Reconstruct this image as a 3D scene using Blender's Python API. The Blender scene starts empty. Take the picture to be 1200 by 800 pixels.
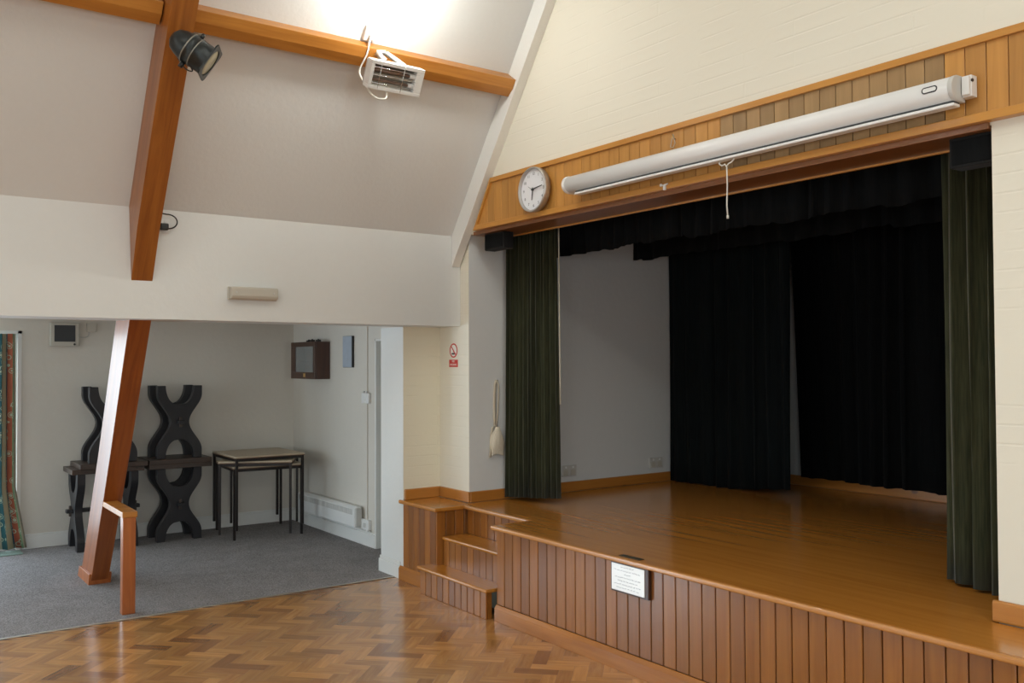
import bpy, bmesh, math, random
from mathutils import Vector, Matrix, Euler
random.seed(7)
COL = bpy.context.scene.collection
PI = math.pi

# ---------------------------------------------------------------- camera
F = 1068.0
yaw, pit, rol = [math.radians(a) for a in (35.9, 1.297, -0.213)]
fw = Vector((-math.cos(yaw)*math.cos(pit), math.sin(yaw)*math.cos(pit), math.sin(pit)))
rt = Vector((math.sin(yaw), math.cos(yaw), 0.0))
up = rt.cross(fw)
rt2 = rt*math.cos(rol) + up*math.sin(rol)
up2 = up*math.cos(rol) - rt*math.sin(rol)
cam = bpy.data.cameras.new('camera')
cam.sensor_width = 36.0
cam.lens = F/1200.0*36.0
camo = bpy.data.objects.new('camera', cam)
COL.objects.link(camo)
M = Matrix((rt2, up2, -fw)).transposed().to_4x4()
M.translation = Vector((0, 0, 1.6))
camo.matrix_world = M
bpy.context.scene.camera = camo

# ---------------------------------------------------------------- materials
def new_mat(name):
    m = bpy.data.materials.new(name)
    m.use_nodes = True
    nt = m.node_tree
    return m, nt, nt.nodes['Principled BSDF']

def col4(c):
    return (c[0], c[1], c[2], 1.0)

def srgb(r, g, b):
    def f(v):
        v /= 255.0
        return v/12.92 if v <= .04045 else ((v+.055)/1.055)**2.4
    return (f(r), f(g), f(b))

def plain(name, c, rough=.5, metal=0.0, spec=.5, noise=0.0, bump=0.0, bscale=60.0, coat=0.0):
    m, nt, b = new_mat(name)
    b.inputs['Roughness'].default_value = rough
    b.inputs['Metallic'].default_value = metal
    b.inputs['Specular IOR Level'].default_value = spec
    b.inputs['Coat Weight'].default_value = coat
    tc = nt.nodes.new('ShaderNodeTexCoord')
    n = nt.nodes.new('ShaderNodeTexNoise')
    n.inputs['Scale'].default_value = bscale
    n.inputs['Detail'].default_value = 4
    nt.links.new(tc.outputs['Object'], n.inputs['Vector'])
    r = nt.nodes.new('ShaderNodeMapRange')
    r.inputs['To Min'].default_value = 1.0-noise
    r.inputs['To Max'].default_value = 1.0+noise
    nt.links.new(n.outputs['Fac'], r.inputs['Value'])
    mx = nt.nodes.new('ShaderNodeVectorMath'); mx.operation = 'SCALE'
    mx.inputs[0].default_value = c
    nt.links.new(r.outputs['Result'], mx.inputs['Scale'])
    nt.links.new(mx.outputs['Vector'], b.inputs['Base Color'])
    if bump:
        bp = nt.nodes.new('ShaderNodeBump')
        bp.inputs['Strength'].default_value = bump
        bp.inputs['Distance'].default_value = .01
        nt.links.new(n.outputs['Fac'], bp.inputs['Height'])
        nt.links.new(bp.outputs['Normal'], b.inputs['Normal'])
    return m

def wood(name, dark, light, grain='Z', scale=22.0, rough=.35, coat=.15, var=.18, knots=False, dull=None, stretch=.06):
    """Varnished wood; the grain runs along one axis and every separate board differs a little."""
    m, nt, b = new_mat(name)
    b.inputs['Roughness'].default_value = rough
    b.inputs['Coat Weight'].default_value = coat
    b.inputs['Coat Roughness'].default_value = .15
    L = nt.links.new
    tc = nt.nodes.new('ShaderNodeTexCoord')
    geo = nt.nodes.new('ShaderNodeNewGeometry')
    off = nt.nodes.new('ShaderNodeVectorMath'); off.operation = 'SCALE'
    off.inputs[0].default_value = (13.7, 5.1, 9.3)
    L(geo.outputs['Random Per Island'], off.inputs['Scale'])
    add = nt.nodes.new('ShaderNodeVectorMath'); add.operation = 'ADD'
    L(tc.outputs['UV' if grain == 'UV' else 'Object'], add.inputs[0])
    L(off.outputs['Vector'], add.inputs[1])
    mp = nt.nodes.new('ShaderNodeMapping')
    s = [1.0, 1.0, 1.0]
    s[{'X': 0, 'Y': 1, 'Z': 2, 'UV': 0, 'S': 2}[grain]] = stretch
    mp.inputs['Scale'].default_value = s
    if grain == 'S':                 # along the roof slope
        vr_ = nt.nodes.new('ShaderNodeVectorRotate'); vr_.rotation_type = 'Y_AXIS'
        vr_.inputs['Angle'].default_value = -math.atan(1/1.4)
        L(add.outputs['Vector'], vr_.inputs['Vector']); L(vr_.outputs['Vector'], mp.inputs['Vector'])
    else:
        L(add.outputs['Vector'], mp.inputs['Vector'])
    n = nt.nodes.new('ShaderNodeTexNoise')
    n.inputs['Scale'].default_value = scale
    n.inputs['Detail'].default_value = 6
    n.inputs['Roughness'].default_value = .6
    n.inputs['Distortion'].default_value = .6
    L(mp.outputs['Vector'], n.inputs['Vector'])
    cr = nt.nodes.new('ShaderNodeValToRGB')
    cr.color_ramp.elements[0].position = .3
    cr.color_ramp.elements[0].color = col4(dark)
    cr.color_ramp.elements[1].position = .72
    cr.color_ramp.elements[1].color = col4(light)
    L(n.outputs['Fac'], cr.inputs['Fac'])
    mr = nt.nodes.new('ShaderNodeMapRange')
    mr.inputs['To Min'].default_value = 1-var
    mr.inputs['To Max'].default_value = 1+var
    L(geo.outputs['Random Per Island'], mr.inputs['Value'])
    sc = nt.nodes.new('ShaderNodeVectorMath'); sc.operation = 'SCALE'
    L(cr.outputs['Color'], sc.inputs[0])
    L(mr.outputs['Result'], sc.inputs['Scale'])
    last = sc.outputs['Vector']
    if dull is not None:          # some boards of another, greyer tone
        wn = nt.nodes.new('ShaderNodeTexWhiteNoise'); wn.noise_dimensions = '1D'
        L(geo.outputs['Random Per Island'], wn.inputs['W'])
        gt = nt.nodes.new('ShaderNodeMapRange')
        gt.inputs['From Min'].default_value = dull[1]
        gt.inputs['From Max'].default_value = min(1.0, dull[1]+.25)
        gt.inputs['To Max'].default_value = dull[2]
        L(wn.outputs['Value'], gt.inputs['Value'])
        mx = nt.nodes.new('ShaderNodeMix'); mx.data_type = 'RGBA'
        L(gt.outputs['Result'], mx.inputs['Factor'])
        L(last, mx.inputs[6])
        mx.inputs[7].default_value = col4(dull[0])
        last = mx.outputs[2]
    if knots:
        v = nt.nodes.new('ShaderNodeTexVoronoi')
        v.inputs['Scale'].default_value = 3.2
        mk = nt.nodes.new('ShaderNodeMapping')
        ks = [1.0, 1.0, 1.0]; ks[{'X': 0, 'Y': 1, 'Z': 2, 'UV': 0}[grain]] = .7
        mk.inputs['Scale'].default_value = ks
        L(add.outputs['Vector'], mk.inputs['Vector'])
        L(mk.outputs['Vector'], v.inputs['Vector'])
        kr = nt.nodes.new('ShaderNodeMapRange')
        kr.inputs['From Min'].default_value = .04
        kr.inputs['From Max'].default_value = .075
        kr.inputs['To Min'].default_value = .75
        kr.inputs['To Max'].default_value = 0.0
        L(v.outputs['Distance'], kr.inputs['Value'])
        mx = nt.nodes.new('ShaderNodeMix'); mx.data_type = 'RGBA'
        L(kr.outputs['Result'], mx.inputs['Factor'])
        L(last, mx.inputs[6])
        mx.inputs[7].default_value = (dark[0]*.25, dark[1]*.2, dark[2]*.2, 1)
        last = mx.outputs[2]
    L(last, b.inputs['Base Color'])
    bp = nt.nodes.new('ShaderNodeBump')
    bp.inputs['Strength'].default_value = .08
    bp.inputs['Distance'].default_value = .004
    L(n.outputs['Fac'], bp.inputs['Height'])
    L(bp.outputs['Normal'], b.inputs['Normal'])
    return m

def brick_paint(name, c, axis, rough=.6, strength=.5):
    """Brickwork under thick paint: courses show only as shallow relief, in patches."""
    m, nt, b = new_mat(name)
    L = nt.links.new
    b.inputs['Base Color'].default_value = col4(c)
    b.inputs['Roughness'].default_value = rough
    b.inputs['Specular IOR Level'].default_value = .35
    tc = nt.nodes.new('ShaderNodeTexCoord')
    sp = nt.nodes.new('ShaderNodeSeparateXYZ')
    cb = nt.nodes.new('ShaderNodeCombineXYZ')
    L(tc.outputs['Object'], sp.inputs[0])
    L(sp.outputs['X' if axis == 'X' else 'Y'], cb.inputs['X'])
    L(sp.outputs['Z'], cb.inputs['Y'])
    br = nt.nodes.new('ShaderNodeTexBrick')
    br.inputs['Scale'].default_value = 1.0
    br.inputs['Brick Width'].default_value = .60
    br.inputs['Row Height'].default_value = .075
    br.inputs['Mortar Size'].default_value = .006
    br.inputs['Mortar Smooth'].default_value = .7
    br.inputs['Color1'].default_value = (1, 1, 1, 1)
    br.inputs['Color2'].default_value = (.9, .9, .9, 1)
    br.inputs['Mortar'].default_value = (0, 0, 0, 1)
    L(cb.outputs['Vector'], br.inputs['Vector'])
    n = nt.nodes.new('ShaderNodeTexNoise'); n.inputs['Scale'].default_value = 3.5
    n.inputs['Detail'].default_value = 5
    L(tc.outputs['Object'], n.inputs['Vector'])
    mask = nt.nodes.new('ShaderNodeMapRange')
    mask.inputs['From Min'].default_value = .42
    mask.inputs['From Max'].default_value = .66
    L(n.outputs['Fac'], mask.inputs['Value'])
    mul = nt.nodes.new('ShaderNodeMath'); mul.operation = 'MULTIPLY'
    inv = nt.nodes.new('ShaderNodeMath'); inv.operation = 'SUBTRACT'
    inv.inputs[0].default_value = 1.0
    L(br.outputs['Color'], inv.inputs[1])
    L(inv.outputs[0], mul.inputs[0]); L(mask.outputs['Result'], mul.inputs[1])
    n2 = nt.nodes.new('ShaderNodeTexNoise'); n2.inputs['Scale'].default_value = 40
    L(tc.outputs['Object'], n2.inputs['Vector'])
    ma = nt.nodes.new('ShaderNodeMath'); ma.operation = 'MULTIPLY_ADD'
    L(n2.outputs['Fac'], ma.inputs[0]); ma.inputs[1].default_value = -.25
    L(mul.outputs[0], ma.inputs[2])
    bp = nt.nodes.new('ShaderNodeBump'); bp.invert = True
    bp.inputs['Strength'].default_value = strength
    bp.inputs['Distance'].default_value = .006
    L(ma.outputs[0], bp.inputs['Height'])
    L(bp.outputs['Normal'], b.inputs['Normal'])
    return m

def cloth(name, c, c2=None, rough=.95, scale=120, sheen=.2):
    m, nt, b = new_mat(name)
    L = nt.links.new
    b.inputs['Roughness'].default_value = rough
    b.inputs['Specular IOR Level'].default_value = .15
    b.inputs['Sheen Weight'].default_value = sheen
    b.inputs['Sheen Roughness'].default_value = .5
    tc = nt.nodes.new('ShaderNodeTexCoord')
    mp = nt.nodes.new('ShaderNodeMapping'); mp.inputs['Scale'].default_value = (1, 1, .05)
    n = nt.nodes.new('ShaderNodeTexNoise'); n.inputs['Scale'].default_value = scale
    L(tc.outputs['Object'], mp.inputs[0]); L(mp.outputs[0], n.inputs['Vector'])
    cr = nt.nodes.new('ShaderNodeValToRGB')
    cr.color_ramp.elements[0].position = .35
    cr.color_ramp.elements[1].position = .7
    cr.color_ramp.elements[0].color = col4(c)
    cr.color_ramp.elements[1].color = col4(c2 or [v*1.5 for v in c])
    L(n.outputs['Fac'], cr.inputs['Fac'])
    L(cr.outputs['Color'], b.inputs['Base Color'])
    return m

def carpet_mat():
    m, nt, b = new_mat('carpet_grey')
    L = nt.links.new
    b.inputs['Roughness'].default_value = 1.0
    b.inputs['Specular IOR Level'].default_value = .1
    tc = nt.nodes.new('ShaderNodeTexCoord')
    n = nt.nodes.new('ShaderNodeTexNoise'); n.inputs['Scale'].default_value = 150; n.inputs['Detail'].default_value = 3
    n2 = nt.nodes.new('ShaderNodeTexNoise'); n2.inputs['Scale'].default_value = 5; n2.inputs['Detail'].default_value = 4
    L(tc.outputs['Object'], n.inputs['Vector']); L(tc.outputs['Object'], n2.inputs['Vector'])
    cr = nt.nodes.new('ShaderNodeValToRGB')
    cr.color_ramp.elements[0].position = .3; cr.color_ramp.elements[0].color = (.115, .106, .104, 1)
    cr.color_ramp.elements[1].position = .72; cr.color_ramp.elements[1].color = (.40, .375, .37, 1)
    L(n.outputs['Fac'], cr.inputs['Fac'])
    mr = nt.nodes.new('ShaderNodeMapRange'); mr.inputs['To Min'].default_value = .8; mr.inputs['To Max'].default_value = 1.2
    L(n2.outputs['Fac'], mr.inputs['Value'])
    sc = nt.nodes.new('ShaderNodeVectorMath'); sc.operation = 'SCALE'
    L(cr.outputs['Color'], sc.inputs[0]); L(mr.outputs['Result'], sc.inputs['Scale'])
    L(sc.outputs['Vector'], b.inputs['Base Color'])
    bp = nt.nodes.new('ShaderNodeBump'); bp.inputs['Strength'].default_value = .6; bp.inputs['Distance'].default_value = .006
    L(n.outputs['Fac'], bp.inputs['Height']); L(bp.outputs['Normal'], b.inputs['Normal'])
    return m

def pattern_cloth():
    """Printed curtain: vertical bands of red, teal, cream and green with small motifs."""
    m, nt, b = new_mat('patterned_curtain')
    L = nt.links.new
    b.inputs['Roughness'].default_value = .9
    uv = nt.nodes.new('ShaderNodeTexCoord')
    sp = nt.nodes.new('ShaderNodeSeparateXYZ'); L(uv.outputs['UV'], sp.inputs[0])
    w = nt.nodes.new('ShaderNodeMath'); w.operation = 'FRACT'
    mm = nt.nodes.new('ShaderNodeMath'); mm.operation = 'MULTIPLY'; mm.inputs[1].default_value = 2.0
    L(sp.outputs['X'], mm.inputs[0]); L(mm.outputs[0], w.inputs[0])
    cr = nt.nodes.new('ShaderNodeValToRGB'); cr.color_ramp.interpolation = 'CONSTANT'
    e = cr.color_ramp.elements
    e[0].position = 0; e[0].color = (.02, .09, .10, 1)
    e[1].position = .22; e[1].color = (.40, .34, .22, 1)
    for p, c in ((.42, (.015, .10, .16, 1)), (.58, (.30, .08, .04, 1)), (.76, (.12, .20, .10, 1)), (.9, (.42, .38, .28, 1))):
        x = e.new(p); x.color = c
    L(w.outputs[0], cr.inputs['Fac'])
    v = nt.nodes.new('ShaderNodeTexVoronoi'); v.inputs['Scale'].default_value = 1.0
    mp = nt.nodes.new('ShaderNodeMapping'); mp.inputs['Scale'].default_value = (8, 30, 1)
    L(uv.outputs['UV'], mp.inputs[0]); L(mp.outputs[0], v.inputs['Vector'])
    rg = nt.nodes.new('ShaderNodeValToRGB'); rg.color_ramp.interpolation = 'CONSTANT'
    r = rg.color_ramp.elements
    r[0].position = 0; r[0].color = (1, 1, 1, 1); r[1].position = .22; r[1].color = (0, 0, 0, 1)
    x = r.new(.34); x.color = (1, 1, 1, 1); x = r.new(.42); x.color = (0, 0, 0, 1)
    L(v.outputs['Distance'], rg.inputs['Fac'])
    mx = nt.nodes.new('ShaderNodeMix'); mx.data_type = 'RGBA'
    L(rg.outputs['Color'], mx.inputs['Factor'])
    L(cr.outputs['Color'], mx.inputs[6]); mx.inputs[7].default_value = (.32, .36, .26, 1)
    L(mx.outputs[2], b.inputs['Base Color'])
    return m

MAT = {}
MAT['white_wall'] = plain('white_wall', (.72, .73, .71), .65, bump=.12, bscale=28, noise=.015)
MAT['ceiling'] = plain('ceiling_paint', (.672, .671, .652), .75, bump=.15, bscale=35, noise=.015)
MAT['cream_brick_x'] = brick_paint('cream_brick', (.78, .745, .635), 'X', strength=.32)
MAT['cream_brick_y'] = brick_paint('cream_brick_side', (.78, .735, .59), 'Y', strength=.4)
MAT['alcove_wall'] = plain('alcove_wall', (.68, .64, .57), .7, bump=.15, bscale=25, noise=.02)
MAT['stage_wall'] = plain('stage_wall', (.665, .675, .665), .7, bump=.15, bscale=25, noise=.02)
MAT['gloss_white'] = plain('gloss_white', (.76, .76, .73), .3, noise=.01)
MAT['cream_trim'] = plain('cream_trim', (.78, .76, .70), .5, noise=.01)
MAT['dark_void'] = plain('stage_black', (.01, .01, .01), .9)
MAT['carpet'] = carpet_mat()
MAT['beam'] = wood('beam_wood', (.23, .064, .010), (.40, .14, .025), 'S', 26, .33, .2, .05)
MAT['post'] = wood('post_wood', (.21, .046, .008), (.36, .105, .018), 'S', 26, .34, .2, .05)
MAT['purlin'] = wood('purlin_wood', (.36, .125, .016), (.54, .23, .04), 'Y', 16, .4, .15, .05)
MAT['stump'] = wood('stump_wood', (.28, .070, .018), (.46, .145, .036), 'Z', 26, .33, .2, .05, knots=True)
MAT['fascia'] = wood('fascia_boards', (.43, .19, .035), (.56, .27, .06), 'Z', 24, .42, .1, .12)
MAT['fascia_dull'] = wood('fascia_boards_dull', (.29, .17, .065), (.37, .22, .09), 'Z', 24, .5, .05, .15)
MAT['fascia_trim'] = wood('fascia_trim', (.47, .20, .03), (.58, .27, .05), 'X', 24, .35, .2, .03)
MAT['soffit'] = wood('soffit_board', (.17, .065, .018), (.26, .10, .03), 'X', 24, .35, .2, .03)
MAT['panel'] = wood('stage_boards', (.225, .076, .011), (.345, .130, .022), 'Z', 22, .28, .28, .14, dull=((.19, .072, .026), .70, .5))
MAT['deck'] = wood('deck_boards', (.43, .165, .024), (.53, .22, .038), 'X', 20, .22, .35, .05, stretch=.05)
MAT['nosing'] = wood('nosing_wood', (.46, .19, .045), (.58, .26, .07), 'X', 20, .25, .35, .03)
MAT['skirt_wood'] = wood('skirting_pine', (.40, .15, .025), (.52, .22, .045), 'X', 16, .32, .25, .03, knots=True)
MAT['skirt_wood_y'] = wood('skirting_pine_side', (.38, .14, .022), (.50, .21, .042), 'Y', 16, .32, .25, .03, knots=True)
MAT['stage_skirt'] = wood('stage_skirting', (.30, .105, .020), (.44, .17, .034), 'X', 16, .22, .35, .03)
MAT['parquet'] = wood('parquet_blocks', (.37, .165, .048), (.58, .29, .095), 'UV', 30, .22, .45, .24, dull=((.20, .075, .028), .80, .8), stretch=.12)
MAT['parquet_gap'] = plain('parquet_gap', (.10, .045, .018), .6)
MAT['cabinet'] = wood('cabinet_wood', (.035, .012, .006), (.075, .026, .012), 'Z', 20, .35, .2, .05)
MAT['groove'] = plain('dark_joint', (.02, .008, .003), .7)
MAT['black_oak'] = wood('black_oak', (.007, .007, .009), (.017, .016, .019), 'Z', 18, .5, .1, .1)
MAT['dark_oak'] = wood('dark_oak', (.030, .020, .015), (.075, .048, .034), 'Y', 18, .45, .1, .1)
MAT['table_top'] = plain('table_laminate', (.47, .38, .27), .4, noise=.12, bscale=9)
MAT['table_edge'] = plain('table_edge', (.16, .085, .045), .4)
MAT['steel_dark'] = plain('dark_steel', (.022, .016, .014), .4, metal=.4)
MAT['green'] = cloth('green_velvet', (.023, .026, .012), (.045, .047, .022), sheen=.2)
MAT['lining'] = cloth('curtain_lining', (.55, .52, .42), (.6, .57, .47))
MAT['black_cloth'] = cloth('black_cloth', (.0035, .004, .0045), (.006, .007, .0075), sheen=.01)
MAT['black_cloth_b'] = cloth('black_cloth_blue', (.004, .006, .0065), (.007, .010, .011), sheen=.01)
MAT['black_felt'] = cloth('black_felt', (.010, .010, .010), (.016, .016, .016), sheen=.05)
MAT['pattern'] = pattern_cloth()
MAT['canvas'] = cloth('canvas', (.62, .56, .44), (.74, .68, .56), scale=200)
MAT['white_plastic'] = plain('white_plastic', (.78, .78, .76), .35)
MAT['grey_plastic'] = plain('grey_plastic', (.56, .55, .52), .45)
MAT['ivory_plastic'] = plain('ivory_plastic', (.52, .49, .42), .45)
MAT['screen_white'] = plain('screen_enamel', (.80, .80, .79), .3)
MAT['black_plastic'] = plain('black_plastic', (.012, .012, .013), .4)
MAT['dark_grille'] = plain('dark_grille', (.055, .058, .06), .7)
MAT['chrome'] = plain('chrome', (.75, .75, .75), .18, metal=1)
MAT['reflector'] = plain('reflector_metal', (.55, .53, .50), .3, metal=1)
MAT['element'] = plain('heater_element', (.16, .10, .07), .4)
MAT['silver'] = plain('clock_rim_silver', (.55, .54, .52), .32, metal=.75)
MAT['paper'] = plain('clock_face_white', (.80, .81, .84), .5)
MAT['numeral'] = plain('numeral_grey', (.13, .13, .15), .5)
MAT['ink'] = plain('black_ink', (.02, .02, .022), .5)
MAT['glass'] = None
MAT['worn_black'] = plain('worn_black_paint', (.030, .034, .034), .35, metal=.5, noise=.5, bscale=30)
MAT['worn_edge'] = plain('worn_metal_edge', (.22, .21, .18), .4, metal=.6, noise=.4, bscale=30)
MAT['lens'] = plain('lens_amber', (.42, .37, .24), .25, noise=.3, bscale=25)
MAT['brass'] = plain('brass', (.65, .45, .18), .3, metal=1)
MAT['plate'] = plain('engraved_silver', (.86, .85, .81), .3, metal=.35, noise=.05, bscale=12)
MAT['sign_red'] = plain('sign_red', (.55, .035, .025), .4)
MAT['sign_white'] = plain('sign_white', (.80, .78, .72), .4)
MAT['floor_plate'] = plain('floor_plate', (.06, .05, .025), .45, metal=.4)
MAT['cord'] = plain('cord_white', (.74, .71, .64), .7)
MAT['panel_sheen'] = plain('notice_window_sheen', (.40, .46, .54), .3, noise=.12, bscale=20)  # blue of the reflected window painted into the sheet
MAT['door_paint'] = plain('door_paint', (.50, .50, .47), .45, noise=.02)
MAT['mat_green'] = plain('door_mat_green', (.22, .30, .26), .95, noise=.3, bscale=120)
MAT['strip'] = plain('threshold_metal', (.55, .52, .47), .35, metal=.8)
m, nt, b = new_mat('cabinet_glass')
b.inputs['Base Color'].default_value = (.9, .95, .95, 1); b.inputs['Roughness'].default_value = .08
b.inputs['Transmission Weight'].default_value = .85; b.inputs['IOR'].default_value = 1.45
MAT['glass'] = m
m, nt, b = new_mat('window_glass')
b.inputs['Base Color'].default_value = (1, 1, 1, 1); b.inputs['Roughness'].default_value = 0
b.inputs['Transmission Weight'].default_value = 1; b.inputs['IOR'].default_value = 1.01
MAT['pane'] = m

# ---------------------------------------------------------------- mesh tools
class MB:
    def __init__(s):
        s.bm = bmesh.new(); s.mi = 0; s.smooth = set()
    def _face(s, vs, smooth=False):
        try:
            f = s.bm.faces.new(vs); f.material_index = s.mi; f.smooth = smooth
            return f
        except ValueError:
            return None
    def hexa(s, p):                                   # 8 corners: bottom ring then top ring
        v = [s.bm.verts.new(Vector(q)) for q in p]
        for f in ((3, 2, 1, 0), (4, 5, 6, 7), (0, 1, 5, 4), (1, 2, 6, 5), (2, 3, 7, 6), (3, 0, 4, 7)):
            s._face([v[i] for i in f])
        return s
    def box(s, a, b, mat=None):
        x0, y0, z0 = a; x1, y1, z1 = b
        P = [(x0, y0, z0), (x1, y0, z0), (x1, y1, z0), (x0, y1, z0), (x0, y0, z1), (x1, y0, z1), (x1, y1, z1), (x0, y1, z1)]
        if mat is not None:
            P = [mat @ Vector(p) for p in P]
        return s.hexa(P)
    def prism(s, poly, axis, lo, hi, mat=None):
        """poly: 2D outline. axis 'Y' -> (x,z) outline swept along y; 'Z' -> (x,y); 'X' -> (y,z)."""
        def mk(p, t):
            q = {'Y': (p[0], t, p[1]), 'Z': (p[0], p[1], t), 'X': (t, p[0], p[1])}[axis]
            return mat @ Vector(q) if mat is not None else Vector(q)
        a = [s.bm.verts.new(mk(p, lo)) for p in poly]
        b = [s.bm.verts.new(mk(p, hi)) for p in poly]
        s._face(a); s._face(list(reversed(b)))
        n = len(poly)
        for i in range(n):
            s._face([a[i], b[i], b[(i+1) % n], a[(i+1) % n]])
        return s
    def tube(s, pts, r, n=10, cap=True, flat=1.0):
        pts = [Vector(p) for p in pts]
        rings = []
        prev = None
        for i, p in enumerate(pts):
            if i == 0: d = pts[1]-p
            elif i == len(pts)-1: d = p-pts[i-1]
            else: d = (pts[i+1]-pts[i-1])
            d.normalize()
            if prev is None:
                a = d.orthogonal().normalized()
            else:
                a = (prev - d*prev.dot(d)).normalized()
            prev = a
            b = d.cross(a)
            rr = r[i] if isinstance(r, (list, tuple)) else r
            rings.append([s.bm.verts.new(p + a*rr*math.cos(2*PI*k/n) + b*rr*flat*math.sin(2*PI*k/n)) for k in range(n)])
        for i in range(len(rings)-1):
            for k in range(n):
                s._face([rings[i][k], rings[i][(k+1) % n], rings[i+1][(k+1) % n], rings[i+1][k]], True)
        if cap:
            s._face(list(reversed(rings[0]))); s._face(rings[-1])
        return s
    def lathe(s, prof, origin=(0, 0, 0), axis=(0, 0, 1), n=32, mat=None):
        """prof: list of (radius, distance along axis)."""
        ax = Vector(axis).normalized(); a = ax.orthogonal().normalized(); b = ax.cross(a); o = Vector(origin)
        rings = []
        for r, t in prof:
            if r < 1e-6:
                v = s.bm.verts.new(o+ax*t); rings.append([v]*n)
            else:
                rings.append([s.bm.verts.new(o+ax*t+a*r*math.cos(2*PI*k/n)+b*r*math.sin(2*PI*k/n)) for k in range(n)])
        for i in range(len(rings)-1):
            A, B = rings[i], rings[i+1]
            for k in range(n):
                k2 = (k+1) % n
                vs = []
                for v in (A[k], A[k2], B[k2], B[k]):
                    if v not in vs: vs.append(v)
                if len(vs) > 2: s._face(vs, True)
        return s
    def disc(s, c, nrm, r, n=32):
        c = Vector(c); ax = Vector(nrm).normalized(); a = ax.orthogonal().normalized(); b = ax.cross(a)
        s._face([s.bm.verts.new(c+a*r*math.cos(2*PI*k/n)+b*r*math.sin(2*PI*k/n)) for k in range(n)])
        return s
    def ribbon(s, rows, smooth=True, uv=False):
        """grid of points rows[i][j] -> quads"""
        V = [[s.bm.verts.new(Vector(p)) for p in row] for row in rows]
        lay = s.bm.loops.layers.uv.verify() if uv else None
        R, Cn = len(V)-1, len(V[0])-1
        for i in range(R):
            for j in range(Cn):
                f = s._face([V[i][j], V[i][j+1], V[i+1][j+1], V[i+1][j]], smooth)
                if uv and f:
                    for l, (a, b) in zip(f.loops, ((i, j), (i, j+1), (i+1, j+1), (i+1, j))):
                        l[lay].uv = (b/Cn, a/R)
        return s
    def build(s, name, mat, parent=None, bevel=0.0, solid=0.0, recalc=True, seg=2, autosmooth=False):
        if recalc:
            bmesh.ops.recalc_face_normals(s.bm, faces=s.bm.faces)
        me = bpy.data.meshes.new(name)
        off = Vector(parent['_o']) if (parent is not None and '_o' in parent) else None
        if off is not None:
            bmesh.ops.translate(s.bm, verts=s.bm.verts, vec=-off)
        s.bm.to_mesh(me); s.bm.free()
        for m in (mat if isinstance(mat, (list, tuple)) else [mat]):
            me.materials.append(MAT[m] if isinstance(m, str) else m)
        o = bpy.data.objects.new(name, me)
        COL.objects.link(o)
        if parent is not None:
            o.parent = parent
            if off is not None: o['_o'] = parent['_o']
        if solid:
            md = o.modifiers.new('solid', 'SOLIDIFY'); md.thickness = solid; md.offset = 0
        if bevel:
            md = o.modifiers.new('bevel', 'BEVEL'); md.width = bevel; md.segments = seg
            md.limit_method = 'ANGLE'; md.angle_limit = math.radians(40)
        return o

def thing(name, label, cat, loc=(0, 0, 0), group=None, local=False):
    o = bpy.data.objects.new(name, None)
    o.empty_display_size = .1
    COL.objects.link(o)
    o.location = loc
    o['label'] = label; o['category'] = cat
    if group: o['group'] = group
    if not local: o['_o'] = tuple(loc)               # parts given in room coordinates
    return o

def tag(o, label, cat, group=None):
    o['label'] = label; o['category'] = cat
    if group: o['group'] = group
    return o

def struct(o, label=None):
    o['kind'] = 'structure'
    if label: o['label'] = label
    return o

def copy_tree(o, loc, rot, label, group=None):
    c = o.copy(); COL.objects.link(c)
    c.location = loc; c.rotation_euler = rot
    c['label'] = label
    if group: c['group'] = group
    for ch in o.children:
        d = ch.copy(); COL.objects.link(d); d.parent = c
        for g in ch.children:
            e = g.copy(); COL.objects.link(e); e.parent = d
    return c

def frame(origin, x, y, z):
    m = Matrix((Vector(x).normalized(), Vector(y).normalized(), Vector(z).normalized())).transposed().to_4x4()
    m.translation = Vector(origin)
    return m

def text_mesh(txt, size, mat4, name, mat, parent, thick=.0006, align='CENTER'):
    cu = bpy.data.curves.new('t', 'FONT')
    cu.body = txt; cu.size = size; cu.align_x = align; cu.align_y = 'CENTER'; cu.extrude = thick
    t = bpy.data.objects.new('t', cu); COL.objects.link(t)
    bpy.context.view_layer.update()
    me = bpy.data.meshes.new_from_object(t.evaluated_get(bpy.context.evaluated_depsgraph_get()))
    bpy.data.objects.remove(t); bpy.data.curves.remove(cu)
    off = Vector(parent['_o']) if (parent is not None and '_o' in parent) else Vector((0, 0, 0))
    me.transform(Matrix.Translation(-off) @ mat4)
    me.materials.clear(); me.materials.append(MAT[mat])
    o = bpy.data.objects.new(name, me); COL.objects.link(o)
    if parent is not None: o.parent = parent
    return o

# ---------------------------------------------------------------- main measures (metres, eye at 0,0,1.6)
XW = -5.66          # room face of the white wall over the opening
ZL = 1.865          # its lower edge
EAVE = 2.525
MS = 1.4            # slope of the roof
YP = 3.62           # stage wall
ZS = .585           # stage floor
XA = -8.87          # back wall of the alcove
YA = 3.66           # right wall of the alcove
XR, YB, ZC = 2.6, -6.0, 5.3
nn = Vector((MS, 0, -1)).normalized()               # from the slope into the room
sl = Vector((1, 0, MS)).normalized()                # up the slope
P0 = Vector((XW, 0, EAVE))
def slope(s, y, o=0.0):
    q = P0 + sl*s + nn*o
    return Vector((q.x, y, q.z))

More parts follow.
